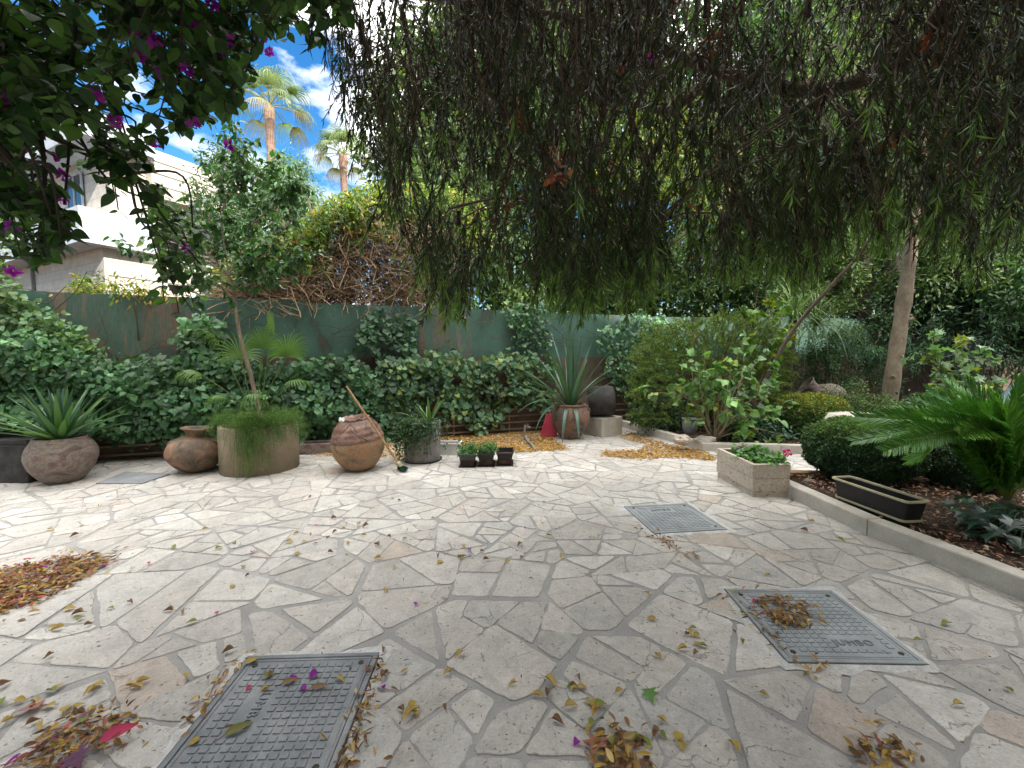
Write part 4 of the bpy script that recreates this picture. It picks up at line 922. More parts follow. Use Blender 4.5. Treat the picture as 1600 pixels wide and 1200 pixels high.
DG = [(.055, .12, .05), (.08, .165, .065), (.04, .09, .04), (.13, .20, .10)]
MG = [(.08, .135, .045), (.12, .18, .06), (.17, .22, .085), (.055, .095, .04)]
YG = [(.20, .26, .03), (.14, .22, .03), (.30, .28, .03), (.08, .15, .03), (.35, .25, .03)]

# ---- ivy on the wall
def ivy(name, label, poly, n, depth, tm, ln, pal, wts=None, dens=.0, nst=40, bulge=.25):
    n = int(n * 1.55); ln *= .8; pts = sample_poly(poly, n); P = []
    for (x, y) in pts:
        x += random.gauss(0, 5); y += random.gauss(0, 7); q = onwall(x, y)
        nz = mnoise.noise((q[0] * 1.3, q[2] * 2.2, 3.3)); 
        if dens and mnoise.noise((q[0] * 2.6, q[2] * 3.1, 9)) < dens - .5: continue
        off = .04 + depth * random.random() ** .8 * max(.25, 1 + bulge * 3 * nz) ; P.append(onwall(x, y, off))
    P = np.array(P); ok = P[:, 2] > .05; P = P[ok]; n = len(P)
    c0 = P.mean(0); t = thing(name, label, 'climbing plant', (c0[0], wallY(c0[0]) - .05, 0))
    b = B(); Dn = np.array([0, 0, -.55]) + rnd(n, .45) + WN * .25; Nn = WN * 1.0 + np.array([0, 0, .75]) + rnd(n, .38)
    cl = np.array([mnoise.noise((p[0] * 2.5, p[2] * 3, 5.5)) for p in P]); C = cols(n, pal, wts, .22) * (1 + .5 * cl)[:, None]
    L_ = ln * rng.choice([.5, .75, 1.0, 1.3], n, p=[.2, .35, .3, .15]) * rng.uniform(.85, 1.15, n); leaves(b, tm, P, Dn, Nn, L_, L_ * 1.05, C); b.build('foliage', M['leaf'], t)
    b = B()
    for (x, y) in sample_poly(poly, nst):
        p = onwall(x, y, .03); q = [p]; d = np.array([rng.normal(0, .5), 0, rng.uniform(-1, .2)])
        for k in range(6): d = d + rnd(1, .4)[0] * [1, 0, 1]; r = q[-1] + unit(d) * .13; r[1] = wallY(r[0]) - rng.uniform(.02, .05); r[2] = max(.02, r[2]); q.append(r)
        b.tube(smooth_path(q, 16), .005, 4, (.10, .07, .05), cap=False)
    b.build('stem', M['twig'], t); return t
IV = [(.07, .155, .075), (.09, .20, .09), (.05, .115, .06), (.13, .26, .12), (.17, .30, .13)]
ivy('ivy', 'thick bank of dark ivy covering the wall from the left edge to the ring planter', [(-120, 500), (0, 515), (60, 520), (110, 545), (160, 570), (230, 562), (300, 555), (345, 575), (350, 690), (200, 688), (100, 670), (-120, 650)], 5200, .42, IVY, .085, IV, [3, 4, 3, 2, 1], nst=60)
ivy('ivy', 'dark ivy bank between the ring planter and the big terracotta jar', [(340, 560), (420, 575), (470, 565), (545, 560), (585, 590), (600, 640), (600, 690), (520, 676), (440, 690), (340, 690)], 2500, .38, HEART, .095, IV, [3, 4, 3, 2, 1])
ivy('ivy', 'small-leaved climber mounding over the sheet fence at the far left', [(-120, 430), (0, 440), (45, 470), (100, 500), (160, 540), (170, 580), (-120, 590)], 2300, .35, HEART, .07, [(.09, .18, .07), (.13, .24, .10), (.06, .13, .05), (.20, .28, .10)], nst=40)
ivy('ivy', 'round-leaved ivy on the brown wall between the fluted pot and the agave jar', [(590, 570), (640, 556), (700, 548), (800, 556), (868, 562), (868, 640), (830, 636), (800, 632), (775, 655), (760, 690), (738, 690), (740, 655), (700, 650), (640, 660), (590, 690)], 2100, .22, HEART, .105, [(.08, .165, .085), (.10, .20, .10), (.055, .12, .065), (.15, .25, .12), (.20, .27, .08)], dens=.16, nst=60)
ivy('ivy', 'narrow ivy column climbing up the green fence sheets above the big terracotta jar', [(565, 500), (600, 478), (612, 505), (640, 490), (650, 545), (640, 575), (585, 560), (600, 540), (555, 545)], 330, .12, HEART, .10, [(.08, .165, .085), (.11, .20, .10), (.055, .12, .065)], dens=.1, nst=30)
ivy('ivy', 'dark ivy on the wall right of the tipped vessel around the electric boxes', [(935, 520), (1000, 490), (1080, 500), (1100, 640), (1060, 680), (1000, 678), (985, 625), (950, 600)], 1500, .25, IVY, .085, IV, dens=.22, nst=40)
ivy('ivy', 'patch of bluish ivy hanging over the fence top behind the tall agave', [(790, 480), (850, 478), (860, 540), (820, 545), (800, 520)], 300, .12, IVY, .08, IV, nst=20)
ivy('ivy', 'dark ivy clump on the fence between the far-left rusty sheet and the young tree', [(285, 505), (325, 492), (345, 525), (340, 570), (300, 572), (278, 540)], 420, .3, HEART, .09, IV, nst=20)

# ---- hedge on the wall top: brown twig tangle with a yellow-green leafy cap
def hedge():
    c = onwall(500, 420); t = thing('overgrown_hedge', 'wild hedge with a brown twig tangle and yellowing leafy top above the green fence', 'hedge', (c[0], wallY(c[0]) + .5, 0))
    top = [(330, 440), (370, 400), (400, 385), (450, 372), (500, 330), (540, 305), (590, 292), (640, 295), (700, 300), (760, 330)]
    def topy(x): return np.interp(x, [p[0] for p in top], [p[1] for p in top])
    def pt(x, y, off): return onwall(x, y, -off)
    b = B()
    for i in range(2700):
        x = random.uniform(365, 690); ty = topy(x); y = random.uniform(min(470, ty + 55), 476); q = [pt(x, y, random.uniform(.05, .75))]
        a = random.uniform(0, 6.28); d = np.array([math.cos(a), .3 * math.sin(a * 3), .45 * math.sin(a)]); cv = rng.normal(0, .35, 3)
        for k in range(7): d = unit(d + cv * .5 + rnd(1, .14)[0] + [0, 0, -.06]); q.append(q[-1] + d * random.uniform(.05, .12))
        g = np.array([(.34, .23, .14), (.24, .155, .095), (.40, .29, .19), (.16, .105, .07)][random.randrange(4)])
        b.tube(smooth_path(q, 14), random.choice([.003, .004, .005, .008]), 4, g, cap=False)
    for i in range(40):
        x = random.uniform(380, 650); p0 = pt(x, 474, .3); p1 = pt(x + random.uniform(-60, 60), topy(x) + random.uniform(0, 60), random.uniform(.1, .7)); b.tube(smooth_path([p0, (p0 + p1) / 2 + rnd(1, .12)[0], p1], 12), .014, 5, (.14, .10, .075), cap=False)
    b.build('twig_tangle', M['twig'], t)
    b = B(); P = []
    for i in range(9000): x = random.uniform(365, 700); y = random.uniform(topy(x) + 20, 474); P.append(pt(x, y, random.uniform(.15, .95)))
    n = len(P); leaves(b, BROAD, P, rnd(n) + [0, 0, -.4], rnd(n), rng.uniform(.04, .08, n), rng.uniform(.015, .035, n), cols(n, [(.16, .10, .06), (.22, .15, .09), (.10, .065, .045), (.07, .09, .035)])); b.build('dry_leaves', M['dry_leaf'], t)
    b = B(); n = 15000; P = []; O = []
    cl = [(x, topy(x) + abs(random.gauss(0, 30)), random.uniform(.0, .9)) for x in np.random.default_rng(4).uniform(345, 760, 200)]
    for i in range(n):
        cx, cy, co = random.choice(cl); x = cx + random.gauss(0, 11); y = cy + random.gauss(0, 11)
        if y > 455 and random.random() < .9: continue
        P.append(pt(x, max(y, topy(x) - 8), co + random.gauss(0, .12)))
    P = np.array(P); n = len(P); hz = np.clip((P[:, 2] - 2.5) / 1.5, 0, 1)
    leaves(b, BROAD, P, rnd(n, .7) + [0, -.2, -.5], rnd(n, .5) + [0, -.5, .8], rng.uniform(.055, .10, n), rng.uniform(.028, .05, n), cols(n, [(.10, .18, .03), (.16, .24, .035), (.07, .14, .03), (.32, .30, .03), (.38, .24, .03)], [4, 4, 3, 2, 1]))
    b.build('leaves', M['leaf'], t)
hedge()
# ---- low leafy creepers on the wall top at left
P0_ = onwall(200, 455)
shrub('climber', 'loose yellow-green creeper draped over the fence top below the cream building', 'climbing plant', (P0_[0] - .2, P0_[1] + .1, 2.28), (.9, .2, .12), 22, 34, .13, BROAD, .07, .4, YG, base=(P0_[0], P0_[1] + .15, 1.4), nstem=12)
P0_ = A(150, 440, 7.6)
shrub('feathery_shrub', 'feathery grey-green shrub rising over the fence in front of the cream building', 'shrub', (P0_[0], 7.6, 2.45), (.55, .3, .45), 24, 70, .16, NARROW, .10, .12, [(.14, .20, .10), (.10, .16, .08)], base=(P0_[0], 7.6, 0), nstem=14, mat='needle')
# bright bougainvillea mass far left behind the ivy
P0_ = A(5, 420, 6.0)
shrub('bougainvillea_bush', 'bright green leafy bush with purple flowers above the fence at the left edge', 'shrub', (P0_[0] - .2, 5.6, 2.7), (.7, .5, .75), 50, 60, .20, HEART, .06, .75, [(.12, .22, .06), (.18, .30, .09), (.07, .14, .04)], base=(P0_[0] - .3, 5.6, 0))

# ---- trees beyond the wall
pc = A(430, 265, 16)
tree('pale_tree', 'pale grey-green airy tree standing below the left palm', (pc[0] + .55, 16, pc[2] - 1.1), (1.0, 1.0, 1.6), (pc[0], 16, 0), .2, 95, 95, .45, NARROW, .22, .2, [(.15, .24, .13), (.20, .30, .17), (.09, .16, .08)], mat='leaf', down=.7)
pc = A(360, 340, 10)
tree('dark_tree', 'dense darker green tree right of the cream building, behind the young tree', (pc[0], 10.4, pc[2] - .3), (1.15, 1.0, 2.2), (pc[0], 10.4, 0), .15, 130, 120, .32, BROAD, .10, .45, DG + [(.08, .17, .05)], mat='leaf')
BGT = [  # px x, px y of the crown centre, distance, radii
    (700, 330, 10.5, (1.5, 1.3, 2.0), 'broad tree behind the fence where the hedge ends', MG), (860, 200, 12.5, (2.3, 1.8, 3.4), 'tall tree behind the middle of the fence, seen through the bottlebrush', MG),
    (1030, 330, 11.5, (2.0, 1.6, 2.6), 'bushy yellow-flecked tree behind the fence above the conifer shrub', MG + YG[:3]), (1180, 160, 14, (3.0, 2.0, 4.2), 'tallest leafy tree far beyond the fence right of centre', DG + MG),
    (1330, 330, 12.5, (2.2, 1.6, 2.7), 'leafy tree beyond the fence left of the pale trunk', MG), (1500, 180, 13, (3.0, 2.0, 3.9), 'tall tree beyond the fence near the right edge', MG + YG[:2]),
    (1600, 380, 10.5, (2.2, 1.6, 2.2), 'dark tree at the far right edge beyond the garden bed', DG), (780, 90, 16, (3.0, 2, 3.0), 'distant high crown behind the middle of the bottlebrush', MG), (800, 390, 11.5, (1.8, 1.0, 1.6), 'tree behind the fence above the ivy patch by the tall agave', DG + MG), (940, 420, 11.8, (1.6, 1.0, 1.5), 'tree behind the fence above the pink dustpan corner', MG), (1480, 440, 12, (2.0, 1.2, 1.2), 'low dark tree crown right of the pale trunk', DG)]
for (x, y, Y, rd, lab, pal) in BGT:
    p = A(x, y, Y); tree('background_tree', lab, (p[0], Y, p[2]), rd, (p[0] + rng.normal(0, .3), Y, 0), .2, int(62 * rd[0] * rd[2] / 2), 80, .42, BROAD, .17, .45, pal, group='trees beyond the fence', bark='bark')
for k, (x, hgt, Y, pal, what) in enumerate([(650, 1.2, 10.2, MG, 'small bush directly behind the fence beside the brown twig tangle'), (740, 1.5, 10.8, DG, 'dark bush behind the fence left of the tall agave'), (840, 1.4, 10.6, MG, 'bush behind the fence directly above the tall agave'), (940, 1.6, 11, DG + MG, 'bush behind the fence above the tipped vessel'), (1040, 1.5, 11, MG + YG[:1], 'bush behind the fence above the conifer shrub'), (1150, 1.7, 11.3, DG, 'dark bush behind the fence above the tall thin shrub'), (1260, 1.6, 11.3, MG, 'bush behind the fence above the spiky plant'), (1370, 1.5, 11.6, DG, 'dark bush behind the fence beside the two dark trunks'), (1480, 1.8, 11.6, DG, 'dark bush behind the fence right of the pale trunk'), (1590, 1.8, 11.6, MG, 'bush behind the fence at the right edge')]):
    p = A(x, 460, Y); shrub('background_bush', what, 'bush', (p[0], Y, 2.2), (1.25, .7, hgt), 85, 42, .38, BROAD, .16, .45, pal, base=(p[0], Y, -.03), nstem=8, group='bushes behind the fence', mat='leaf_dark')
for (x, y, Y, rd, lab) in [(930, -60, 17, (4.0, 2, 3.5), 'highest far crown, seen at the top edge behind the bottlebrush'), (1250, -80, 17, (4.0, 2, 3.5), 'high far crown at the top edge right of centre'), (700, 200, 17, (3.4, 2, 4.6), 'tall far tree filling the view just right of the open sky'), (960, 120, 19, (4.2, 2, 5.5), 'tall far tree behind the centre of the bottlebrush curtain'), (1200, 260, 18, (4, 2, 5), 'far tree between the centre and the pale trunk'), (1400, 80, 19, (4.2, 2, 5.5), 'high far tree above the pale trunk'), (1600, 200, 18, (4, 2, 6), 'high far tree at the right edge')]:
    p = A(x, y, Y); tree('distant_tree', lab, (p[0], Y, p[2]), rd, (p[0], Y, 0), .25, 210, 60, .75, BROAD, .30, .5, MG + [(.16, .2, .10)], group='distant trees')
for (x, y, Y, rd, lab, pal) in [(1270, 420, 9.6, (1.5, .8, 1.0), 'leafy tree inside the garden hanging over the fence behind the spiky plant', MG), (1130, 430, 9.4, (1.3, .7, .9), 'leafy tree leaning over the fence behind the tall thin shrub', DG + MG), (1500, 400, 9.0, (1.7, .8, 1.1), 'leafy tree inside the garden right of the pale trunk', MG), (1620, 470, 8.4, (1.3, .8, 1.2), 'dark leafy tree inside the garden at the right edge', DG)]:
    p = A(x, y, Y); tree('garden_tree', lab, (p[0], Y, p[2]), rd, (p[0], Y, .05), .07, 110, 80, .34, BROAD, .12, .42, pal, bark='bark_dark')
# two dark trunks seen right of the slanting branch
for (x, lab) in ((1348, 'thicker reddish dark trunk standing beyond the fence left of the pale trunk'), (1393, 'dark trunk partly hidden just behind the pale trunk')):
    p = A(x, 430, 10.6); t = thing('dark_trunk_tree', lab, 'tree', (p[0], 10.6, 0)); b = B(); b.tube(smooth_path([(p[0], 10.6, 0), (p[0] + .05, 10.6, 2), (p[0] + .02, 10.6, 4), (p[0] + .3, 10.7, 6)], 14), np.linspace(.21, .13, len(smooth_path([(0, 0, 0)] * 4, 14))), 12); b.build('trunk', M['bark_dark'], t, True)
    P, o_, idx, cc = clump_cloud((p[0] + .3, 10.8, 6.6), (1.3, 1, 1.2), 40, 60, .4); b = B(); foliage(b, P, o_, BROAD, .13, .42, DG, idx=idx); b.build('crown', M['leaf_dark'], t)

# ---- palms
def fan(b, base, d, pet, Rf, nl, droop, pal, wdt, spread=R(150), seg=4, split=.35):
    d = unit(np.array(d, float)); up = np.array([0, 0, 1.]); x = unit(np.cross(d, up) + 1e-3); z = np.cross(x, d)
    hub = np.array(base, float) + d * pet + np.array([0, 0, -droop * pet * .12]); g0 = cols(1, pal, var=.15)[0]
    for k in range(nl):
        a = (k / (nl - 1) - .5) * spread; L_ = Rf * (1 - .25 * abs(a / (spread / 2)) ** 2) * rng.uniform(.92, 1.05)
        dd = unit(d * math.cos(a) + x * math.sin(a) + z * .1); P = [hub]; T = dd
        for s in range(seg): T = unit(T + np.array([0, 0, -droop / seg * (s + .3)])); P.append(P[-1] + T * L_ / seg)
        P = np.array(P); sd = unit(np.cross(np.gradient(P, axis=0), z + .01)); t_ = np.linspace(0, 1, seg + 1)
        wv = wdt * (.35 + 1.1 * np.minimum(t_, split) / split * .6) * (1 - t_ ** 3 * .95); V = np.stack([P - sd * wv[:, None] / 2, P + sd * wv[:, None] / 2 + z * wv[:, None] * .12], 1).reshape(-1, 3)
        b.add(V, [(2 * i, 2 * i + 1, 2 * i + 3, 2 * i + 2) for i in range(seg)], g0 * rng.uniform(.85, 1.15))
    return hub
def palm(px, py, Y, trad, Rf, pet, label, seed):
    p = A(px, py, Y); t = thing('fan_palm', label, 'palm tree', (p[0], Y, 0), 'tall fan palms beyond the wall')
    b = B(); zs = np.linspace(0, p[2], 40); b.tube(np.c_[p[0] + .06 * np.sin(zs * .3), np.full(40, Y), zs], trad * (1 + .06 * np.sin(zs * 9)) * np.where(zs > p[2] - 1.0, 1.25, 1), 16); b.build('trunk', M['bark_palm'], t, True)
    b = B(); fr = B()
    for i in range(25):
        a = i * 2.399 + seed; el = R(84 - 100 * (i / 25)); d = (math.cos(a) * math.cos(el), math.sin(a) * math.cos(el), math.sin(el)); s = np.array([p[0], Y, p[2] + .1])
        h = fan(fr, s, d, pet * rng.uniform(.85, 1.1), Rf, 26, 1.9, [(.15, .20, .09), (.20, .25, .12), (.11, .16, .07)] if i < 21 else [(.24, .20, .11)], .045); b.tube([s, (s + h) / 2 + [0, 0, .05], h], .022, 4, (.2, .2, .08), cap=False)
    fr.build('fronds', M['leaf'], t); b.build('frond_stalk', M['twig'], t)
palm(422, 168, 25, .22, 1.7, 1.5, 'taller and nearer fan palm, left of the two, its crown partly behind the dark branch', 0)
palm(537, 243, 27, .20, 1.35, 1.15, 'smaller fan palm with a short crown, right of the two', 1.3)

# ---- ring planter plants
cx, cy = RING
t = thing('potted_fan_palm', 'small fan palm with stiff pleated fans growing in the ring planter', 'palm', (cx, cy, .5))
b = B(); st = B()
specs = [(A(412, 545, 5.0), 18, .30, .3), (A(448, 558, 4.95), 18, .36, .5), (A(425, 520, 5.2), 16, .30, .2), (A(345, 545, 5.0), 12, .42, 1.0), (A(322, 590, 4.9), 12, .40, 1.2), (A(455, 600, 4.8), 12, .34, 1.0), (A(398, 620, 4.75), 12, .34, 1.6), (A(350, 622, 4.8), 12, .3, 1.7), (A(375, 560, 5.3), 14, .4, .5)]
for (hub, nl, Rf, dr) in specs:
    s = np.array([cx + .05 * rng.normal(), cy - .02, .52]); hub = np.array(hub); m = (s + hub) / 2 + [0, 0, .06]; pp = smooth_path([s, m, hub], 10); st.tube(pp, .006, 5, (.10, .14, .04), cap=False)
    d = unit(hub - m); d = unit(d + (np.array([0, 0, .8]) if dr < .6 else np.array([0, -.1, 0]))); b = B(); fan(b, hub, d, .001, Rf, nl * 2 - 8, dr, [(.10, .19, .045), (.14, .24, .06)], .020, R(170) if dr < .6 else R(95), 5, .5); b.build('fan', M['leaf'], t)
st.build('stalk', M['twig'], t)
t = thing('young_tree', 'young tree with thin grey trunk and glossy green crown growing in the ring planter', 'tree', (cx + .05, cy + .1, .5))
b = B(); f_ = A(366, 462, 5.25); tr = smooth_path([(cx + .0, cy + .08, .48), A(390, 580, 5.25), A(374, 520, 5.25), f_ , A(357, 430, 5.25)], 24)
b.tube(tr, np.linspace(.026, .017, len(tr)), 10)
P, O, I = [], [], []; limbs = [((357, 430), (345, 330), (352, 230)), ((357, 430), (395, 350), (420, 260)), ((357, 430), (410, 400), (455, 345)), ((357, 430), (315, 380), (285, 310)), ((357, 430), (300, 415), (238, 360)), ((366, 462), (335, 440), (290, 420)), ((345, 330), (380, 270), (375, 210)), ((357, 430), (430, 425), (470, 400)), ((395, 350), (450, 300), (440, 290)), ((315, 380), (270, 350), (225, 300)), ((366, 462), (400, 440), (430, 440)), ((300, 415), (250, 400), (210, 395))]
kk = 0
for li, tri in enumerate(limbs):
    Yd = 5.25 + rng.normal(0, .35); q = smooth_path([A(*tri[0], 5.25), A(*tri[1], (5.25 + Yd) / 2), A(*tri[2], Yd)], 14); b.tube(q, np.linspace(.011, .003, len(q)), 5)
    dens = 46 if li in (0, 1, 2, 6, 7, 8) else 16
    for s in range(dens):
        o = q[rng.integers(3, len(q))]; d = unit(rnd(1)[0] * [1, 1, .7] + [0, 0, .25]); e = o + d * rng.uniform(.1, .3); b.tube([o, (o + e) / 2 + [0, 0, .015], e], .0025, 3, cap=False)
        for u in np.linspace(.2, 1, 8): P.append(o + (e - o) * u + rnd(1, .01)[0]); O.append(unit(d + rnd(1, .7)[0])); I.append(kk)
        kk += 1
b.build('trunk', M['bark_pale'], t, True); b = B(); foliage(b, np.array(P), np.array(O), OVATE, .085, .5, [(.045, .13, .035), (.065, .17, .04), (.03, .085, .03), (.10, .21, .05), (.18, .26, .04)], [4, 4, 3, 2, .4], down=.5, jit=.35, idx=np.array(I)); b.build('crown', M['leaf_gloss'], t)
t = thing('asparagus_fern', 'bright feathery asparagus fern spilling over the rim of the ring planter', 'fern', (cx, cy, .5))
b = B(); st = B(); P, D = [], []
for i in range(170):
    a = rng.choice([rng.normal(-1.3, .2), rng.normal(-.4, .4), rng.normal(-2.8, .2), rng.uniform(0, 6.28)], p=[.44, .32, .08, .16]); r0 = rng.uniform(.15, .38); s = np.array([cx + r0 * math.cos(a), cy + r0 * math.sin(a), .50])
    drop = {True: rng.uniform(.05, .56), False: rng.uniform(.0, .26)}[abs(a + 1.3) < .5] if rng.random() < .8 else -rng.uniform(.02, .12)
    R1 = RP + rng.uniform(.02, .12); e = np.array([cx + R1 * math.cos(a + rng.normal(0, .1)), cy + R1 * math.sin(a), .54 - drop]); m = np.array([cx + (RP * .95) * math.cos(a), cy + (RP * .95) * math.sin(a), .62 + rng.uniform(0, .10)])
    q = smooth_path([s, m, e], 18); st.tube(q, .0018, 3, (.08, .15, .04), cap=False)
    m_ = 130; u = rng.uniform(.15, 1, m_) * (len(q) - 1.01); i0 = u.astype(int); fr = (u - i0)[:, None]; P.append(q[i0] * (1 - fr) + q[i0 + 1] * fr + rnd(m_, .034)); D.append(rnd(m_, 1) + [0, 0, .2])
P = np.concatenate(P); D = np.concatenate(D); n = len(P); leaves(b, NARROW, P, D, rnd(n), rng.uniform(.018, .034, n), .0042, cols(n, [(.10, .20, .045), (.13, .25, .06), (.07, .14, .04), (.19, .27, .08)]))
b.build('fronds', M['needle'], t); st.build('stem', M['twig'], t)

# ---- clipped shrubs
def ball(name, label, c, rad, n, ln, pal, wts=None, base=None, topcol=None):
    t = thing(name, label, 'clipped shrub', (c[0], c[1], .08)); b = B(); d = unit(rnd(n)); rr = 1 - np.abs(rng.normal(0, .09, (n, 1))) * rng.choice([1, 4.5], (n, 1), p=[.72, .28])
    bump = np.array([1 + .10 * mnoise.noise(tuple(v * 2.6 + c[0])) + .06 * mnoise.noise(tuple(v * 7)) for v in d])[:, None]
    sq = d * (1 / (np.abs(d) ** 2.6).sum(1, keepdims=True) ** (1 / 2.6)) * .94
    P = np.array(c) + sq * rr * bump * np.array(rad); C = cols(n, pal, wts, .25)
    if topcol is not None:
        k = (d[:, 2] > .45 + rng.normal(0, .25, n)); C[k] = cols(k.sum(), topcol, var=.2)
    ok = P[:, 2] > .06; leaves(b, BROAD, P[ok], (d + rnd(n, .7))[ok], (d + [0, 0, .4] + rnd(n, .5))[ok], rng.uniform(.7, 1.3, ok.sum()) * ln, rng.uniform(.45, .7, ok.sum()) * ln, C[ok]); b.build('foliage', M['leaf'], t)
    b = B()
    for k in range(14): e = np.array(c) + unit(rnd(1)[0]) * np.array(rad) * .8; s = np.array([c[0] + rng.normal(0, .05), c[1] + rng.normal(0, .05), .05]); q = smooth_path([s, (s + e) / 2 + [0, 0, .05], e], 8); b.tube(q, .007, 4, (.10, .07, .05), cap=False)
    b.build('stem', M['twig'], t)
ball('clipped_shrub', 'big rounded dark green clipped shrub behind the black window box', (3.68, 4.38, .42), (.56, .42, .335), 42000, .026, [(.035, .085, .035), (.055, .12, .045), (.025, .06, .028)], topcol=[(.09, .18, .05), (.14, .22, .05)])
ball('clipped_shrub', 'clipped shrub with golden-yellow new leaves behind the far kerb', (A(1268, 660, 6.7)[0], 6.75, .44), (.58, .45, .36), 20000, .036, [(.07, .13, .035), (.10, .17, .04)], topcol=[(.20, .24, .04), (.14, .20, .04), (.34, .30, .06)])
ball('clipped_shrub', 'smaller dark clipped shrub under the cycad fronds, right of the big rounded one', (4.55, 4.15, .33), (.36, .34, .28), 20000, .026, [(.03, .07, .03), (.045, .10, .04)])
# ---- cycad
def cycad():
    c = np.array([3.90, 3.25, .17]); t = thing('cycad', 'large cycad with glossy arching feather fronds in the bed at the right edge', 'cycad', (c[0], c[1], .08))
    b = B(); b.lathe([(.02, -.15), (.07, -.15), (.085, -.05), (.07, .05), (.03, .1), (.002, .11)], c, 20, wob=.1); b.build('trunk', M['bark'], t)
    tips = [(1338, 652, 3.6), (1332, 690, 3.3), (1350, 660, 4.1), (1480, 600, 3.7), (1400, 640, 3.9), (1545, 615, 3.0), (1600, 610, 3.6), (1660, 620, 3.1), (1440, 650, 2.9), (1500, 680, 2.75), (1380, 705, 3.0), (1720, 700, 3.2), (1700, 760, 2.8), (1640, 640, 2.6), (1560, 660, 4.3), (1650, 650, 4.2), (1420, 720, 3.9), (1780, 680, 3.8), (1590, 590, 3.3), (1510, 598, 3.3), (1450, 612, 3.2), (1395, 660, 3.5), (1370, 680, 3.2), (1530, 640, 2.8), (1480, 640, 2.9), (1415, 690, 2.9), (1440, 625, 3.5), (1750, 620, 3.0)]
    for i, (x, y, Y) in enumerate(tips):
        tip = A(x, y, Y); s = c + [0, 0, .08]; h = tip - s; L_ = np.linalg.norm(h); mid = s + h * .5 + np.array([0, 0, .20 + .20 * (1 - abs(h[2]) / L_)]); q = smooth_path([s, s + (mid - s) * .5 + [0, 0, .07], mid, tip], 48)
        b = B(); m = len(q); b.tube(q, np.linspace(.009, .002, m), 5, (.17, .20, .05), cap=False); T = unit(np.gradient(q, axis=0)); up = unit(np.array([0, -.95, .75]) + rng.normal(0, .3, 3)); X = unit(np.cross(T, up)); Z = np.cross(X, T)
        ns = 92; u = np.linspace(.13, .995, ns) * (m - 1.01); i0 = u.astype(int); fr = (u - i0)[:, None]; Pq = q[i0] * (1 - fr) + q[i0 + 1] * fr; tt = u / (m - 1)
        g = cols(1, [(.08, .23, .035), (.11, .28, .045), (.15, .33, .05)], var=.1)[0]
        for sg in (-1, 1):
            D = X[i0] * sg * (1 - .35 * tt[:, None]) + T[i0] * (.35 + .7 * tt[:, None]) + Z[i0] * .38 + rnd(ns, .05); ll = .20 * np.sin(np.clip(tt * .80 + .16, 0, .965) * math.pi) ** .55 + .015
            leaves(b, (np.array([(0, 0, 0), (.5, .15, .01), (.45, .7, -.03), (0, 1, -.09), (-.45, .7, -.03), (-.5, .15, .01)]), [(0, 1, 2, 3, 4, 5)]), Pq, D, Z[i0] + rnd(ns, .08), ll, .0125, np.clip(np.tile(g, (ns, 1)) * (1 + rng.normal(0, .1, (ns, 1))), 0, 1))
        b.build('frond', M['leaf_gloss'], t)
cycad()
# ---- ground cover by the cycad
def lowplants():
    for k, (x, y, lab) in enumerate([(3.62, 2.92, 'dark lobed-leaf plant at the foot of the cycad, nearest the window box'), (3.72, 2.52, 'dark glossy lobed-leaf plant between cycad and kerb at the right edge'), (4.15, 2.65, 'dark lobed-leaf plant cut by the right edge under the cycad')]):
        t = thing('dark_leaved_plant', lab, 'plant', (x, y, .09), 'dark lobed-leaf plants under the cycad'); b = B(); st = B(); P, D, Nn = [], [], []
        for i in range(95):
            a = rng.uniform(0, 6.28); r_ = rng.uniform(.03, .36); h = rng.uniform(.03, .22); e = np.array([x + r_ * math.cos(a), y + r_ * math.sin(a), .1 + h]); st.tube(smooth_path([(x, y, .08), ((x + e[0]) / 2, (y + e[1]) / 2, .12 + h), e], 6), .003, 4, (.07, .09, .04), cap=False)
            P.append(e); D.append([math.cos(a), math.sin(a), -.25]); Nn.append([rng.normal(0, .25), rng.normal(0, .25), 1])
        n = len(P); leaves(b, LOBED, P, D, Nn, rng.uniform(.08, .13, n), rng.uniform(.08, .12, n), cols(n, [(.02, .055, .04), (.03, .075, .05), (.045, .10, .06)])); b.build('foliage', M['leaf_gloss'], t); st.build('stem', M['twig'], t)
lowplants()
# ---- central bed shrubs
def at2(x, y, Y): p = A(x, y, Y); return (p[0], Y, p[2])
def twiggy(name, label, cat, root, tips, tm, ln, wd, pal, wts, per, mat='leaf', stemcol=(.22, .17, .11), srad=.012, sub=5, down=.25):
    t = thing(name, label, cat, tuple(root)); b = B(); P, O, I = [], [], []; root = np.array(root)
    for k, tip in enumerate(tips):
        tip = np.array(tip); m = (root + tip) / 2 + rng.normal(0, .10, 3) + [0, 0, .12]; q = smooth_path([root + rng.normal(0, .03, 3) * [1, 1, 0], m, tip], 12); b.tube(q, np.linspace(srad, .003, len(q)), 5, stemcol, cap=False)
        for s in range(sub):
            o = q[rng.integers(len(q) // 2, len(q))]; e = o + unit(rnd(1)[0] + [0, -.2, .2]) * rng.uniform(.08, .28); b.tube([o, (o + e) / 2 + [0, 0, .02], e], .0025, 3, stemcol, cap=False)
            for u in np.linspace(.3, 1, per): P.append(o + (e - o) * u); O.append(unit(rnd(1)[0] + [0, -.1, .1])); I.append(k)
    fb = B(); foliage(fb, np.array(P), np.array(O), tm, ln, wd, pal, wts, down=down, jit=.4, idx=np.array(I), up=1.0); fb.build('foliage', M[mat], t); b.build('stem', M['twig'], t); return t
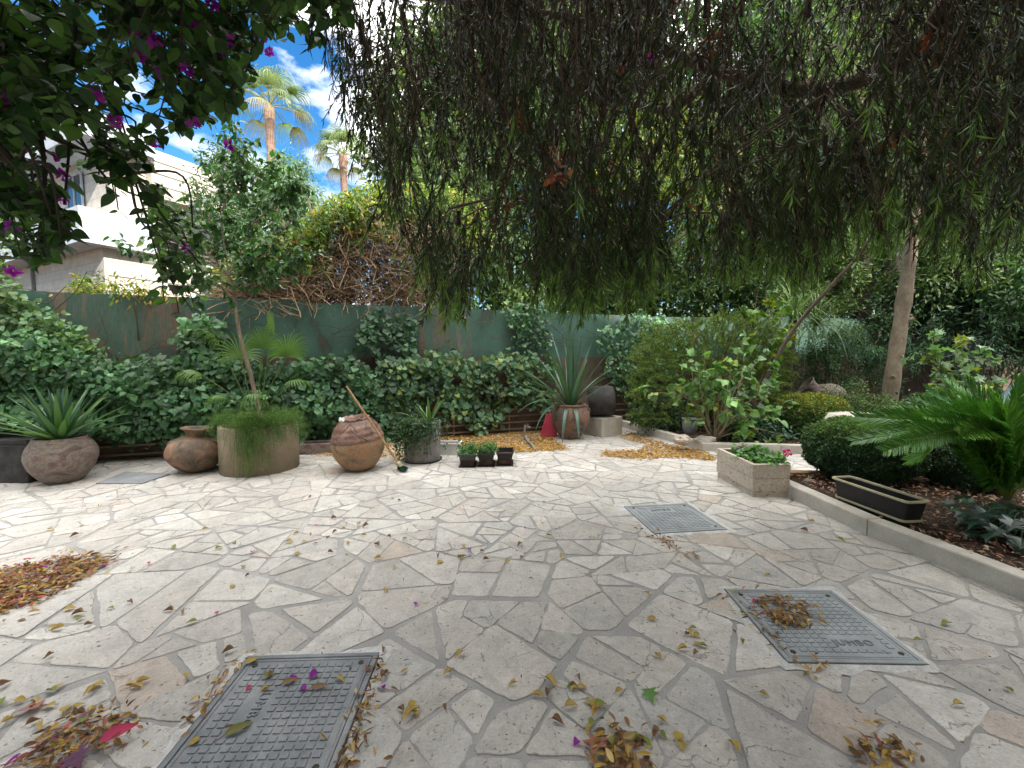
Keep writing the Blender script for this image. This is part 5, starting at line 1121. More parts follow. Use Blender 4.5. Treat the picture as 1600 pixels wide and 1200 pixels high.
tips = [at2(x, y, Y) for x, y, Y in [(1045, 600, 6.4), (1010, 612, 6.3), (1080, 560, 6.5), (1100, 545, 6.7), (1130, 560, 6.4), (1160, 540, 6.6), (1190, 560, 6.8), (1170, 600, 6.3), (1200, 620, 6.2), (1230, 600, 6.6), (1110, 600, 6.3), (1135, 625, 6.1), (1150, 660, 6.2), (1190, 650, 6.1), (1225, 680, 6.1), (1240, 640, 6.5), (1180, 690, 6.15), (1060, 640, 6.4), (1100, 620, 6.5), (1150, 580, 6.9), (1215, 575, 6.6), (1090, 585, 6.2), (1205, 690, 6.1), (1165, 560, 6.3), (1125, 590, 6.2)]]
r_ = at2(1118, 694, 6.3)
twiggy('broad_leaved_shrub', 'open light-green broad-leaved shrub sprawling behind the far kerb near the flower box', 'shrub', (r_[0], 6.35, .08), tips, HEART, .105, .85, [(.15, .28, .09), (.21, .36, .12), (.10, .20, .07), (.32, .38, .08), (.18, .28, .15)], [4, 4, 3, 1, 2], 6)
tips = [at2(x, y, Y) for x, y, Y in [(1185, 450, 7.2), (1165, 480, 7.1), (1205, 490, 7.3), (1175, 520, 7), (1230, 470, 7.3), (1215, 520, 7.1), (1195, 430, 7.3), (1240, 500, 7.2)]]
twiggy('tall_shrub', 'tall thin shrub with yellow-green leaves reaching up between the conifer shrub and the spiky one', 'shrub', (at2(1150, 670, 7.2)[0], 7.2, .08), tips, HEART, .11, .8, [(.15, .28, .05), (.22, .33, .05), (.38, .36, .03), (.10, .20, .05)], [4, 3, 1, 3], 5)
# conifer-like shrub
def strands(b, st, starts, dirs, lens, droop, lpl, ln, wd, pal, wts=None, rad=.0025, stc=(.08, .06, .04), fwd=.6, jit=.5, seg=8, tm=NARROW, tipcol=None, from_=.1):
    PP, DD, CC = [], [], []
    for s, d, L_ in zip(starts, dirs, lens):
        q = [np.array(s, float)]; d = unit(np.array(d, float))
        for k in range(seg): d = unit(d + np.array([0, 0, -droop / seg]) + rnd(1, .07)[0]); q.append(q[-1] + d * L_ / seg)
        q = np.array(q); st.tube(q, rad, 3, stc, cap=False); m = int(lpl * L_); u = rng.uniform(from_, 1, m) * (seg - .01); i0 = u.astype(int); fr = (u - i0)[:, None]; Pq = q[i0] * (1 - fr) + q[i0 + 1] * fr
        T = unit(q[i0 + 1] - q[i0]); c = cols(m, pal, wts, .2) * rng.uniform(.8, 1.2)
        if tipcol is not None: k_ = u / seg > .8; c[k_] = cols(k_.sum(), tipcol, var=.15)
        PP.append(Pq); DD.append(T * fwd + rnd(m, jit)); CC.append(c)
    P = np.concatenate(PP); n = len(P); L2 = ln * rng.uniform(.6, 1.2, n); leaves(b, tm, P, np.concatenate(DD), rnd(n), L2, wd * rng.uniform(.8, 1.2, n), np.clip(np.concatenate(CC), .003, 1))
t = thing('conifer_shrub', 'wide feathery olive-green conifer shrub in front of the fence right of the electric boxes', 'shrub', (3.6, 7.6, .1)); b = B(); st = B()
S, D_, L_ = [], [], []
for i in range(1250):
    x = rng.uniform(985, 1240); topy = np.interp(x, [985, 1010, 1080, 1140, 1200, 1240], [545, 500, 488, 480, 490, 530]); y = rng.uniform(topy, 660); Y = rng.uniform(6.9, 8.0); p = A(x, y, Y); ce = np.array([3.6, 7.7, .6]); d = unit(p - ce) + rnd(1, .35)[0] + [0, -.2, .45]; ll = rng.uniform(.2, .42)
    if p[2] < .15: continue
    S.append(p - unit(d) * ll * .8); D_.append(d); L_.append(ll)
strands(b, st, S, D_, L_, .9, 300, .045, .008, [(.12, .19, .05), (.17, .25, .06), (.08, .14, .04), (.24, .30, .08)], stc=(.09, .07, .045))
for i in range(26): e = np.array(S[rng.integers(len(S))]); s = np.array([3.6 + rng.normal(0, .1), 7.6, .08]); st.tube(smooth_path([s, (s + e) / 2 + rnd(1, .1)[0], e], 8), .012, 5, (.10, .07, .05), cap=False)
b.build('foliage', M['needle'], t); st.build('stem', M['twig'], t)
# dark undergrowth shrubs that fill the bed
for (x, y, Y, rd, lab, pal, ln, tm) in [(1040, 655, 7.4, (.7, .4, .28), 'low dark-leaved shrub just behind the kerb corner', DG, .06, BROAD), (1190, 685, 6.6, (.75, .3, .20), 'low blue-green ground shrub under the broad-leaved one', [(.06, .12, .08), (.09, .17, .11), (.04, .09, .05)], .07, BROAD),
        (1290, 560, 8.2, (.9, .5, .75), 'dark fine-leaved shrub behind the spiky grass tree', DG, .05, BROAD), (1370, 560, 8.3, (.8, .4, .7), 'narrow-leaved oleander-like shrub just left of the pale trunk', [(.05, .11, .06), (.08, .16, .09)], .10, NARROW),
        (1340, 640, 6.9, (.75, .4, .40), 'small-leaved dark shrub between the golden shrub and the pale trunk', MG, .04, BROAD), (1560, 530, 8.4, (1.6, .6, .8), 'broad mass of silvery-green narrow leaves at the back right', [(.09, .16, .10), (.13, .22, .14), (.05, .10, .06)], .12, NARROW),
        (1470, 640, 7.0, (.9, .5, .35), 'low mixed green shrub right of the pale trunk behind the cycad', [(.09, .17, .07), (.13, .22, .10), (.05, .11, .04)], .07, BROAD), (1585, 650, 6.2, (.8, .5, .3), 'low grey-green shrub near the right edge behind the cycad', [(.10, .17, .09), (.15, .22, .13), (.06, .11, .05)], .06, BROAD),
        (1480, 480, 8.9, (1.7, .5, .8), 'very dark thicket against the fence right of the pale trunk', [(.04, .08, .04), (.07, .12, .06)], .10, BROAD)]:
    p = A(x, y, Y); shrub('garden_shrub', lab, 'shrub', (p[0], Y, max(p[2], rd[2] * .9)), rd, int(70 * rd[0]), int(75 * (.07 / ln) ** .8), .17, tm, ln, .12 * 1.6 if tm is NARROW else .5, pal, base=(p[0], Y, .08), nstem=12)
tips = [at2(x, y, Y) for x, y, Y in [(1450, 500, 6.2), (1490, 515, 6.3), (1530, 530, 6.2), (1470, 560, 6.1), (1510, 570, 6.0), (1440, 550, 6.3), (1545, 560, 6.1), (1480, 610, 6.0), (1530, 610, 6.0), (1500, 540, 6.5), (1560, 600, 6.2)]]
twiggy('light_leaved_shrub', 'pale green broad-leaved sapling between the pale trunk and the right edge', 'shrub', (at2(1480, 650, 6.2)[0], 6.2, .08), tips, LOBED, .125, .8, [(.17, .28, .14), (.22, .33, .18), (.12, .22, .09), (.34, .36, .05)], [4, 3, 3, 1], 4, stemcol=(.07, .06, .045))
q = smooth_path([at2(1165, 650, 7.0), at2(1200, 585, 6.9), at2(1240, 515, 6.7), at2(1300, 445, 6.4), at2(1345, 395, 6.2), at2(1385, 330, 6.0)], 26); q[0][2] = .05
t = thing('leaning_tree', 'slim brown trunk leaning to the right across the bed in front of the spiky plant', 'tree', tuple(q[0])); b = B(); b.tube(q, np.linspace(.036, .02, len(q)), 9)
for s in ((1290, 400), (1400, 380), (1350, 330)): e = at2(s[0], s[1], 6.1); o = q[-6]; b.tube(smooth_path([o, (o + np.array(e)) / 2 + [0, 0, .05], e], 8), .012, 5)
b.build('trunk', M['bark'], t, True); P, o_, idx, cc = clump_cloud(at2(1370, 340, 6.1), (.7, .5, .5), 40, 60, .2); b = B(); foliage(b, P, o_, NARROW, .10, .16, [(.06, .13, .03), (.10, .19, .04)], idx=idx); b.build('crown', M['leaf'], t)
# spiky grass tree
t = thing('grass_tree', 'spiky plant with a fountain of thin drooping grey-green leaves on a bare stem', 'plant', (A(1245, 560, 7.9)[0], 7.9, .08)); gx = A(1240, 500, 7.9)
b = B(); b.tube(smooth_path([(gx[0] - .1, 7.9, .05), (gx[0] - .05, 7.9, 1.0), (gx[0], 7.9, gx[2])], 10), .06, 8); b.build('trunk', M['bark'], t, True); b = B()
for hx, hz, n_ in ((0, 0, 150), (.42, -.12, 110)):
    for i in range(n_):
        a = i * 2.399; el = R(88 - 75 * (i / n_)); blade(b, (gx[0] + hx, 7.9, gx[2] + hz), (math.cos(a) * math.cos(el), math.sin(a) * math.cos(el), math.sin(el)), rng.uniform(.8, 1.2), .022, rng.uniform(1.2, 2.8), cols(1, [(.13, .20, .09), (.19, .26, .13), (.09, .15, .07)])[0], 9, .1)
b.build('leaves', M['leaf'], t)
# pale-trunked tree
p = A(1388, 640, 7.4); t = thing('pale_trunk_tree', 'tree with a smooth pale knotty trunk standing in the bed at the right', 'tree', (p[0], 7.4, .05))
b = B(); q = smooth_path([(p[0] - .02, 7.4, -.02), A(1393, 600, 7.4), A(1405, 520, 7.4), A(1418, 430, 7.35), A(1425, 370, 7.3), A(1440, 280, 7.2)], 30); zz_ = np.linspace(0, 1, len(q)); b.tube(q, .125 - .04 * zz_ + .006 * np.sin(zz_ * 37) + .012 * (np.abs(zz_ - .52) < .03), 20)
for (x, y, s) in ((1428, 497, 1), (1430, 455, 1), (1395, 590, -1), (1410, 555, 1)):
    e = A(x, y, 7.3); o = q[np.argmin(np.abs(q[:, 2] - e[2]))]; b.tube([o, (o + e) / 2, e], [.055, .045, .036], 10)
for tri in [((1440, 280), (1500, 180), (1560, 60)), ((1425, 350), (1380, 250), (1330, 120)), ((1440, 280), (1440, 150), (1460, 0)), ((1424, 360), (1480, 330), (1540, 300))]:
    qq = smooth_path([A(*tri[0], 7.2), A(*tri[1], 6.9), A(*tri[2], 6.6)], 14); b.tube(qq, np.linspace(.075, .02, len(qq)), 8)
b.build('trunk', M['bark_pale'], t, True)
P, o_, idx, cc = clump_cloud(at2(1440, 130, 6.9), (2.0, 1.2, 1.7), 130, 60, .32); b = B(); foliage(b, P, o_, BROAD, .11, .35, MG, idx=idx); b.build('crown', M['leaf'], t)
# draped blue-grey cover
c = A(1606, 600, 5.6); t = thing('draped_cover', 'blue-grey folded cloth cover draped over something at the right edge', 'cover', (c[0], 5.6, .1)); b = B(); V = []; n, m = 48, 14
for i in range(m + 1):
    u = i / m; r_ = .06 + .62 * u ** 1.15; z = 1.05 - .95 * u ** 1.4
    for k in range(n):
        a = 2 * math.pi * k / n; rr = r_ * (1 + .10 * u * math.sin(a * 11 + 2 * u)); V.append((c[0] + .25 + rr * math.cos(a), 5.75 + rr * .7 * math.sin(a), .1 + z * (1 + .04 * math.sin(a * 3))))
b.add(V, [(i * n + k, i * n + (k + 1) % n, (i + 1) * n + (k + 1) % n, (i + 1) * n + k) for i in range(m) for k in range(n)]); b.build('cloth', M['tarp'], t, True)
b = B(); b.lathe([(.002, 1.16), (.07, 1.15), (.10, 1.10), (.07, 1.02)], (c[0] + .25, 5.75, .1), 16); b.build('knot', M['tarp'], t, True)
# ================================================================ OVERHANGING BOTTLEBRUSH TREE
def bottlebrush():
    t = thing('weeping_bottlebrush', 'huge weeping bottlebrush tree hanging its dark narrow-leaved curtain over the courtyard from above', 'tree', (5.6, .9, 0))
    b = B()
    def limb(pts, r0, r1, n=24): q = smooth_path(pts, n); b.tube(q, np.linspace(r0, r1, len(q)), 10, cap=False); return q
    limb([(5.6, .9, -.05), (5.5, 1.0, 1.2), (5.2, 1.2, 2.4), (4.6, 1.5, 3.2)], .26, .16)
    Ls = [limb([(5.2, 1.2, 2.4), A(1600, -20, 2.6), A(1440, 70, 3.0), A(1290, 140, 3.3), A(1120, 110, 3.4), A(950, 40, 3.4), A(760, 10, 3.3), A(620, -10, 3.2)], .085, .015, 48),
          limb([A(975, 50, 3.4), A(955, 130, 3.3), A(955, 200, 3.2), A(905, 285, 3.1), A(895, 335, 3.05)], .035, .012), limb([A(905, 285, 3.1), A(950, 330, 3.0), A(1010, 385, 3.0)], .018, .006),
          limb([(4.6, 1.5, 3.2), (3.4, 1.2, 4.0), (1.5, 1.5, 4.2), (0, 2.0, 4.2), (-.6, 2.6, 3.9)], .12, .02), limb([A(1290, 140, 3.3), A(1230, 230, 3.8), A(1180, 300, 4.2)], .04, .012),
          limb([A(1440, 70, 3.0), A(1530, 120, 3.6), A(1600, 200, 4.0)], .05, .015), limb([A(1120, 110, 3.4), A(1050, 170, 3.8), A(980, 160, 4.2), A(820, 120, 4.2), A(700, 130, 4)], .04, .01)]
    b.build('trunk', M['bark'], t, True)
    # the hanging curtain: lower edge of the strands as seen from the yard, x -> y
    ex = [505, 540, 575, 600, 620, 660, 700, 745, 790, 860, 905, 960, 1010, 1060, 1130, 1200, 1260, 1320, 1370, 1420, 1480, 1540, 1600, 1700]
    ey = [120, 200, 250, 330, 410, 470, 515, 480, 455, 470, 500, 470, 485, 440, 450, 440, 455, 400, 385, 370, 400, 430, 410, 420]
    leafb = {k: B() for k in ('green', 'brown')}; st = B(); S = {'green': [], 'brown': [], 'dark': []}
    n = 4650
    for i in range(n):
        x = rng.uniform(510, 1690) if i < 4200 else rng.uniform(640, 1000); lim = np.interp(x, ex, ey) + 34 * mnoise.noise((x * .02, 7.7, 0)) + rng.normal(0, 9)
        y = lim - abs(rng.normal(0, 1)) * 30 if rng.random() < .17 else rng.uniform(-90, lim if i < 4200 else 180)
        if mnoise.noise((x * .011, y * .006, 2.2)) < -.12 and rng.random() < .8: continue
        if x < 620 and rng.random() > (.30 if x < 560 else .5): continue
        Y = 1.7 + 3.4 * rng.beta(1.6, 1.6)
        if y > 380: Y = rng.uniform(2.2, 4.8)
        tip = A(x, y, Y); L_ = rng.uniform(.35, .85)
        if tip[2] + L_ > 5.2: L_ = max(.3, 5.2 - tip[2])
        a = rng.uniform(0, 6.28); out = .22 * L_; s = tip + np.array([math.cos(a) * out, math.sin(a) * out, L_ * .93])
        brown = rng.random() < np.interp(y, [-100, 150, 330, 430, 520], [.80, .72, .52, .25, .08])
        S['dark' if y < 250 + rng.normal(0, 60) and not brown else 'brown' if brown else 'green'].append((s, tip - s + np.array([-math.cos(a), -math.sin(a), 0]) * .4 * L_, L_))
    print('strands', len(S['green']), len(S['brown']))
    g = S['green']; strands(leafb['green'], st, [q[0] for q in g], [q[1] for q in g], [q[2] for q in g], 1.0, 105, .088, .0085, [(.028, .052, .016), (.042, .075, .020), (.020, .036, .014), (.07, .11, .03)], [4, 3, 3, 1], fwd=1.0, jit=.33, seg=7, tipcol=[(.10, .19, .035), (.16, .27, .05), (.06, .12, .03)])
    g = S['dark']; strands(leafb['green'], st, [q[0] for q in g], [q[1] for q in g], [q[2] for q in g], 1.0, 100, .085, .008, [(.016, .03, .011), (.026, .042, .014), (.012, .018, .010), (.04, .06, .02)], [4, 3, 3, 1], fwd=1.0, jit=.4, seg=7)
    leafb['green'].build('leaves', M['leaf'], t)
    g = S['brown']; strands(leafb['brown'], st, [q[0] for q in g], [q[1] for q in g], [q[2] for q in g], 1.0, 90, .06, .006, [(.034, .025, .014), (.052, .038, .021), (.018, .015, .010), (.025, .034, .014), (.13, .095, .055)], [4, 2, 3, 3, 1], rad=.003, fwd=1.0, jit=.30, seg=7)
    leafb['brown'].build('dry_leaves', M['dry_leaf'], t); st.build('twig', M['twig'], t)
    # unseen upper crown, added above the frame to darken the near yard
    b = B(); P, o_, idx, cc = clump_cloud((.9, .1, 4.9), (6.0, 2.8, .8), 420, 95, .42); ok = P[:, 2] > 1.9 + .95 * np.maximum(P[:, 1], 0) + 1.0
    foliage(b, P[ok], o_[ok], NARROW, .30, .16, [(.022, .055, .016), (.032, .08, .02)], idx=idx[ok]); b.build('added_shade_crown', M['leaf_dark'], t)
    # connecting twigs from limbs to the strand roots
    b = B(); allp = np.concatenate(Ls); roots = np.array([q[0] for q in S['green'] + S['brown'] + S['dark']])
    for k in rng.choice(len(roots), 420, replace=False):
        r_ = roots[k]; j = np.argsort(np.linalg.norm(allp - r_, axis=1))[rng.integers(0, 4)]; o = allp[j]
        if np.linalg.norm(o - r_) < 2.2: b.tube(smooth_path([o, (o + r_) / 2 + rng.normal(0, .08, 3) + [0, 0, .08], r_], 9), rng.uniform(.003, .008), 4, (.09, .065, .05), cap=False)
    for k in range(260):   # woody seed capsules along old wood
        r_ = roots[rng.integers(len(roots))] + rnd(1, .05)[0]; b.tube([r_, r_ - [0, 0, .09]], .010, 6, (.035, .025, .02))
    b.build('branchlet', M['twig'], t)
    b = B(); m = 26; P = np.array([A(rng.uniform(700, 1500), rng.uniform(0, 330), rng.uniform(2.2, 4)) for _ in range(m)])
    for p_ in P: k = 14; leaves(b, BROAD, p_ + rnd(k, .025), rnd(k), rnd(k), .05, .04, cols(k, [(.28, .10, .05), (.20, .07, .05), (.35, .15, .06)]))
    b.build('withered_leaves', M['dry_leaf'], t)
bottlebrush()

# ================================================================ BOUGAINVILLEA in the upper left
def bougain(name, label, root, regions, seed, flow, lsize=.062, pal=((.018, .048, .015), (.028, .07, .02), (.05, .12, .028), (.09, .18, .04)), extra=()):
    t = thing(name, label, 'climbing plant', tuple(root)); b = B(); P, D, Nn = [], [], []; F = []
    root = np.array(root, float); mains = []
    for poly, cnt, (Ya, Yb), frm in regions:
        o0 = A(frm[0], frm[1], frm[2]); q = smooth_path([root, (root + o0) / 2 + [0, 0, .3], o0], 16); b.tube(q, np.linspace(.035, .014, len(q)), 7, (.05, .038, .03), cap=False); mains.append(o0)
        pts = sample_poly(poly, cnt); hubs = [(A(x, y, random.uniform(Ya, Yb))) for x, y in sample_poly(poly, min(14, cnt // 7 + 2))]
        for h in hubs: q = smooth_path([o0, (o0 + h) / 2 + rnd(1, .12)[0] + [0, 0, .08], h], 12); b.tube(q, np.linspace(.009, .003, len(q)), 5, (.045, .035, .028), cap=False)
        for (x, y) in pts:
            e = A(x, y, random.uniform(Ya, Yb)); h = hubs[int(np.argmin([np.linalg.norm(e - h_) for h_ in hubs]))]; s = h * .6 + o0 * .4 if random.random() < .3 else h
            L_ = np.linalg.norm(e - s)
            if L_ > .45: s = e + (s - e) * .45 / L_
            s = s + [0, 0, .06]; q = smooth_path([s, (s + e) / 2 + rnd(1, .03)[0] + [0, 0, .05], e], 8); b.tube(q, .0028, 4, (.05, .05, .03), cap=False); m = len(q)
            for k in range(1, m):
                for r_ in range(2 if k > m // 2 else 1):
                    a = random.uniform(0, 6.28); P.append(q[k] + rnd(1, .006)[0]); D.append(unit(np.array([math.cos(a), math.sin(a), -.55]) + rnd(1, .3)[0])); Nn.append(np.array([0, 0, 1.]) + rnd(1, .35)[0])
    for br in extra:
        q = smooth_path([A(*v) for v in br], 26); b.tube(q, np.linspace(.009, .004, len(q)), 6, (.03, .025, .02), cap=False)
        for k in range(4, len(q), 2):
            a = random.uniform(0, 6.28); P.append(q[k]); D.append(unit(np.array([math.cos(a), math.sin(a), -.6]))); Nn.append(np.array([0, 0, 1.]) + rnd(1, .3)[0])
    n = len(P); lb = B(); L_ = lsize * rng.uniform(.6, 1.25, n); leaves(lb, OVATE, P, D, Nn, L_, L_ * .78, cols(n, pal, var=.2)); lb.build('leaves', M['leaf_dark'], t); b.build('stem', M['twig'], t)
    for (x, y, Y) in flow:
        fb = B()
        p_ = A(x, y, Y); k = 12; d = unit(rnd(k)); leaves(fb, OVATE, p_ + d * .005, d, rnd(k), .030 * rng.uniform(.8, 1.2, k), .026, cols(k, [(.42, .04, .42), (.50, .08, .50), (.33, .02, .36)], var=.12)); fb.build('flower', M['petal'], t)
    return t
bougain('bougainvillea', 'near dark bougainvillea branches with big pointed leaves filling the upper left corner', (-3.6, 1.2, 2.4),
    [([(-60, -60), (250, -60), (330, 40), (300, 120), (340, 200), (250, 210), (200, 260), (130, 200), (60, 210), (-60, 260)], 270, (1.5, 2.5), (-40, -60, 1.9)),
     ([(240, -60), (560, -60), (545, 30), (500, 60), (440, 60), (380, 120), (350, 90), (300, 60)], 105, (1.6, 2.4), (200, -90, 2.0)),
     ([(330, 120), (370, 130), (350, 190), (320, 180), (300, 150)], 16, (1.7, 2.0), (300, 40, 1.9)),
     ([(-60, 200), (60, 220), (90, 300), (60, 400), (20, 420), (0, 330), (-60, 330)], 55, (1.6, 2.2), (-60, 150, 1.9)),
     ([(110, 230), (240, 240), (260, 330), (200, 350), (150, 290)], 16, (1.8, 2.4), (90, 150, 2.0)),
     ([(40, 330), (100, 340), (110, 400), (60, 415)], 9, (1.6, 1.8), (30, 260, 1.7)),
     ([(240, 330), (330, 360), (320, 470), (290, 500), (250, 480), (230, 400)], 20, (2.2, 2.8), (200, 270, 2.4)),
     ([(240, 20), (420, 40), (400, 150), (330, 200), (240, 120)], 32, (2.2, 3.0), (240, -30, 2.6))],
    1, [(97, 275, 1.9), (150, 150, 1.7), (205, 45, 1.7), (215, 85, 1.7), (330, 5, 1.8), (10, 150, 1.7), (300, 190, 1.8), (180, 190, 1.7), (405, 60, 1.8), (97, 310, 2.1), (68, 305, 2.0), (62, 325, 2.0), (76, 340, 2.0), (110, 362, 2.1), (92, 243, 2.0), (20, 355, 2.0), (22, 424, 2.0), (262, 430, 2.6), (272, 452, 2.6), (258, 412, 2.5), (292, 390, 2.4), (357, 226, 2.4), (300, 30, 1.8), (290, 60, 1.8), (225, 20, 1.7), (240, 65, 1.7), (280, 12, 1.8), (345, 90, 1.9), (355, 62, 1.9), (325, 115, 1.9), (292, 108, 1.9), (250, 110, 1.9), (270, 40, 2.6), (310, 75, 2.6), (245, 225, 2.4), (320, 95, 2.8), (310, 20, 2.7), (165, 60, 2.4), (420, 80, 2.4), (350, 100, 2.7), (40, 170, 2.2), (65, 190, 2.2), (1018, 93, 3.6), (330, 30, 2.6), (230, 95, 2.7)],
    extra=[[(150, 200, 2.0), (200, 262, 2.1), (245, 325, 2.2), (290, 385, 2.35), (320, 420, 2.5)], [(120, 0, 1.9), (112, 120, 1.9), (108, 230, 1.9), (100, 320, 1.9)], [(232, -20, 2.0), (230, 60, 2.0), (236, 110, 2.0)], [(60, 180, 1.8), (70, 280, 1.8), (62, 360, 1.8), (52, 400, 1.8)]])

# ================================================================ FALLEN LEAVES
LEAFCOL = {'yellow': [(.38, .27, .06), (.46, .34, .11), (.30, .20, .06)], 'brown': [(.27, .16, .08), (.33, .21, .11), (.22, .13, .07)], 'green': [(.14, .20, .04), (.20, .24, .05)], 'red': [(.40, .07, .05), (.42, .05, .10)], 'purple': [(.30, .03, .32), (.20, .02, .25)]}
def litter(b, P, pal, wts, ln=(.03, .065), wr=.34, z0=.01, zs=.012, tilt=.35, tm=OVATE):
    n = len(P); a = rng.uniform(0, 6.28, n); D = np.c_[np.cos(a), np.sin(a), rng.normal(0, tilt * .5, n)]; Nn = np.c_[rng.normal(0, tilt, n), rng.normal(0, tilt, n), np.ones(n)]
    Q = np.array(P, float); Q[:, 2] += z0 + np.abs(rng.normal(0, zs, n)); L_ = rng.uniform(ln[0], ln[1], n); leaves(b, tm, Q, D, Nn, L_, L_ * wr * rng.uniform(.6, 1.3, n), cols(n, pal, wts, .2))
def pile(name, label, poly, n, pal, wts, ln=(.03, .065), z=0.0, zs=.014, clump=0, **kw):
    if clump:
        cc = sample_poly(poly, clump); pts = [(c[0] + random.gauss(0, 9), c[1] + random.gauss(0, 3.5)) for c in random.choices(cc, k=n)]
    else: pts = sample_poly(poly, n)
    P = np.array([G(x, y, z) for x, y in pts]); P = P + rnd(n, .02) * [1, 1, 0]; fr = rng.random(n) < (.14 if 'heap' in name else .07); P[fr] += (rnd(n, .09) * [1, 1, 0])[fr]; b = B(); litter(b, P, pal, wts, ln, zs=zs, **kw)
    return stuff(tag(b.build(name, M['dry_leaf']), label, 'fallen leaves'))
YB = [(.42, .28, .07), (.34, .20, .06), (.24, .13, .06), (.48, .36, .15), (.13, .075, .04), (.30, .11, .07)]; YW = [3, 4, 3.5, 2, 2.5, .6]
YC = [(.56, .36, .06), (.50, .29, .045), (.32, .17, .05), (.58, .42, .14), (.17, .09, .04), (.40, .14, .06)]
pile('leaf_carpet', 'carpet of small yellow-brown leaves along the foot of the slatted wall in the middle', [(672, 690), (700, 682), (760, 679), (850, 674), (868, 690), (885, 700), (890, 704), (800, 708), (745, 706), (715, 704), (690, 700)], 9000, YC, YW, (.025, .05), zs=.01)
pile('leaf_carpet', 'thin yellow leaf litter behind the big jar and the fluted pot', [(470, 706), (520, 698), (600, 690), (690, 682), (690, 700), (625, 722), (600, 716), (500, 715)], 2400, YC, YW, (.025, .05), zs=.008)
pile('leaf_carpet', 'yellow leaf drift along the far kerb corner right of the pale stone cube', [(965, 684), (985, 676), (1040, 694), (1098, 706), (1118, 714), (1118, 722), (1080, 718), (1040, 716), (1000, 719), (938, 714), (945, 706), (1000, 704), (1010, 696)], 4200, YC, YW, (.025, .05), zs=.01)
pile('leaf_heap', 'reddish and yellow leaf heap with purple petals at the left edge', [(-60, 905), (40, 885), (110, 870), (180, 872), (165, 890), (130, 905), (70, 940), (0, 960), (-60, 985)], 2000, YB + [(.38, .10, .08), (.30, .05, .08), (.28, .03, .30)], [4, 4, 4, 3, 3, 1, 1.6, .8, .35], (.025, .055), zs=.016)
pile('leaf_heap', 'leaf heap with red and purple leaves in the lower left corner', [(80, 1140), (150, 1118), (215, 1130), (200, 1160), (130, 1190), (90, 1230), (20, 1230), (40, 1180)], 330, YB + [(.38, .10, .08), (.28, .03, .30)], [3, 3, 4, 2, 4, 1, 1, .5], (.02, .05), zs=.014)
pile('leaf_heap', 'dry leaf heap lying on the grey manhole cover at the right', [(1185, 940), (1225, 938), (1265, 955), (1268, 970), (1240, 985), (1215, 975), (1190, 958)], 170, YB, [3, 3, 4, 2, 3, 1], (.03, .06), z=.015, zs=.016)
pile('leaf_heap', 'brown and yellow leaf cluster at the bottom edge right of centre', [(925, 1165), (965, 1140), (1010, 1160), (1000, 1215), (930, 1215)], 120, YB, [3, 3, 4, 1, 4, 1], (.03, .06), zs=.014)
pile('leaf_heap', 'leaf cluster at the bottom edge near the right corner', [(1340, 1160), (1400, 1155), (1430, 1190), (1400, 1215), (1350, 1200)], 70, YB, [3, 3, 4, 1, 3, 1], (.03, .055))
pile('leaf_litter', 'line of brown leaves in the gap along the right side of the largest manhole cover', [(588, 1030), (596, 1032), (560, 1150), (545, 1210), (532, 1210), (548, 1150)], 150, YB, [1, 2, 4, 1, 5, 1], (.02, .045), wr=.3)
pile('leaf_litter', 'few brown leaves along the left and top side of the largest manhole cover', [(375, 1030), (388, 1030), (340, 1095), (290, 1150), (280, 1145), (340, 1075)], 45, YB, YW, (.02, .045))
pile('leaf_litter', 'row of small leaves at the near left corner of the farthest manhole cover', [(1002, 820), (1025, 832), (1062, 862), (1090, 872), (1085, 876), (1030, 852), (1000, 828)], 90, YB, YW, (.02, .045))
pile('leaf_litter', 'brown leaves at the near edge of the right manhole cover', [(1245, 1038), (1300, 1042), (1300, 1052), (1255, 1054), (1160, 935), (1140, 925), (1150, 960)], 80, YB, YW, (.02, .045), wr=.3)
pile('leaf_litter', 'fine dry leaf crumbs scattered over the whole paving', [(0, 770), (400, 755), (1100, 745), (1230, 790), (1590, 960), (1590, 1195), (0, 1195)], 650, [(.14, .08, .04), (.25, .16, .07), (.3, .22, .08)], None, (.006, .018))
# litter on the beds
b = B(); n = 15000; P = np.c_[rng.uniform(2.95, 7.5, n), rng.uniform(.8, 4.5, n), np.full(n, .10)]; litter(b, P, [(.20, .12, .08), (.30, .19, .13), (.12, .07, .05), (.42, .29, .20), (.45, .20, .12), (.50, .38, .27)], None, (.02, .055), zs=.012, tilt=.5); stuff(tag(b.build('bed_litter', M['dry_leaf']), 'brown dry leaf litter covering the soil of the near bed around the window box', 'leaf litter'))
b = B(); n = 6000; P = np.c_[rng.uniform(2.6, 9, n), rng.uniform(6.1, 8.6, n), np.full(n, .10)]; P = P[(P[:, 1] > 8.0 - 3.0 * (P[:, 0] - 2.2)) & (P[:, 1] > 6.05)]; litter(b, P, [(.16, .09, .06), (.24, .14, .10), (.10, .055, .04), (.36, .24, .10)], None, (.02, .055), zs=.012, tilt=.5); stuff(tag(b.build('bed_litter', M['dry_leaf']), 'dry leaf litter on the soil of the far bed under the shrubs', 'leaf litter'))

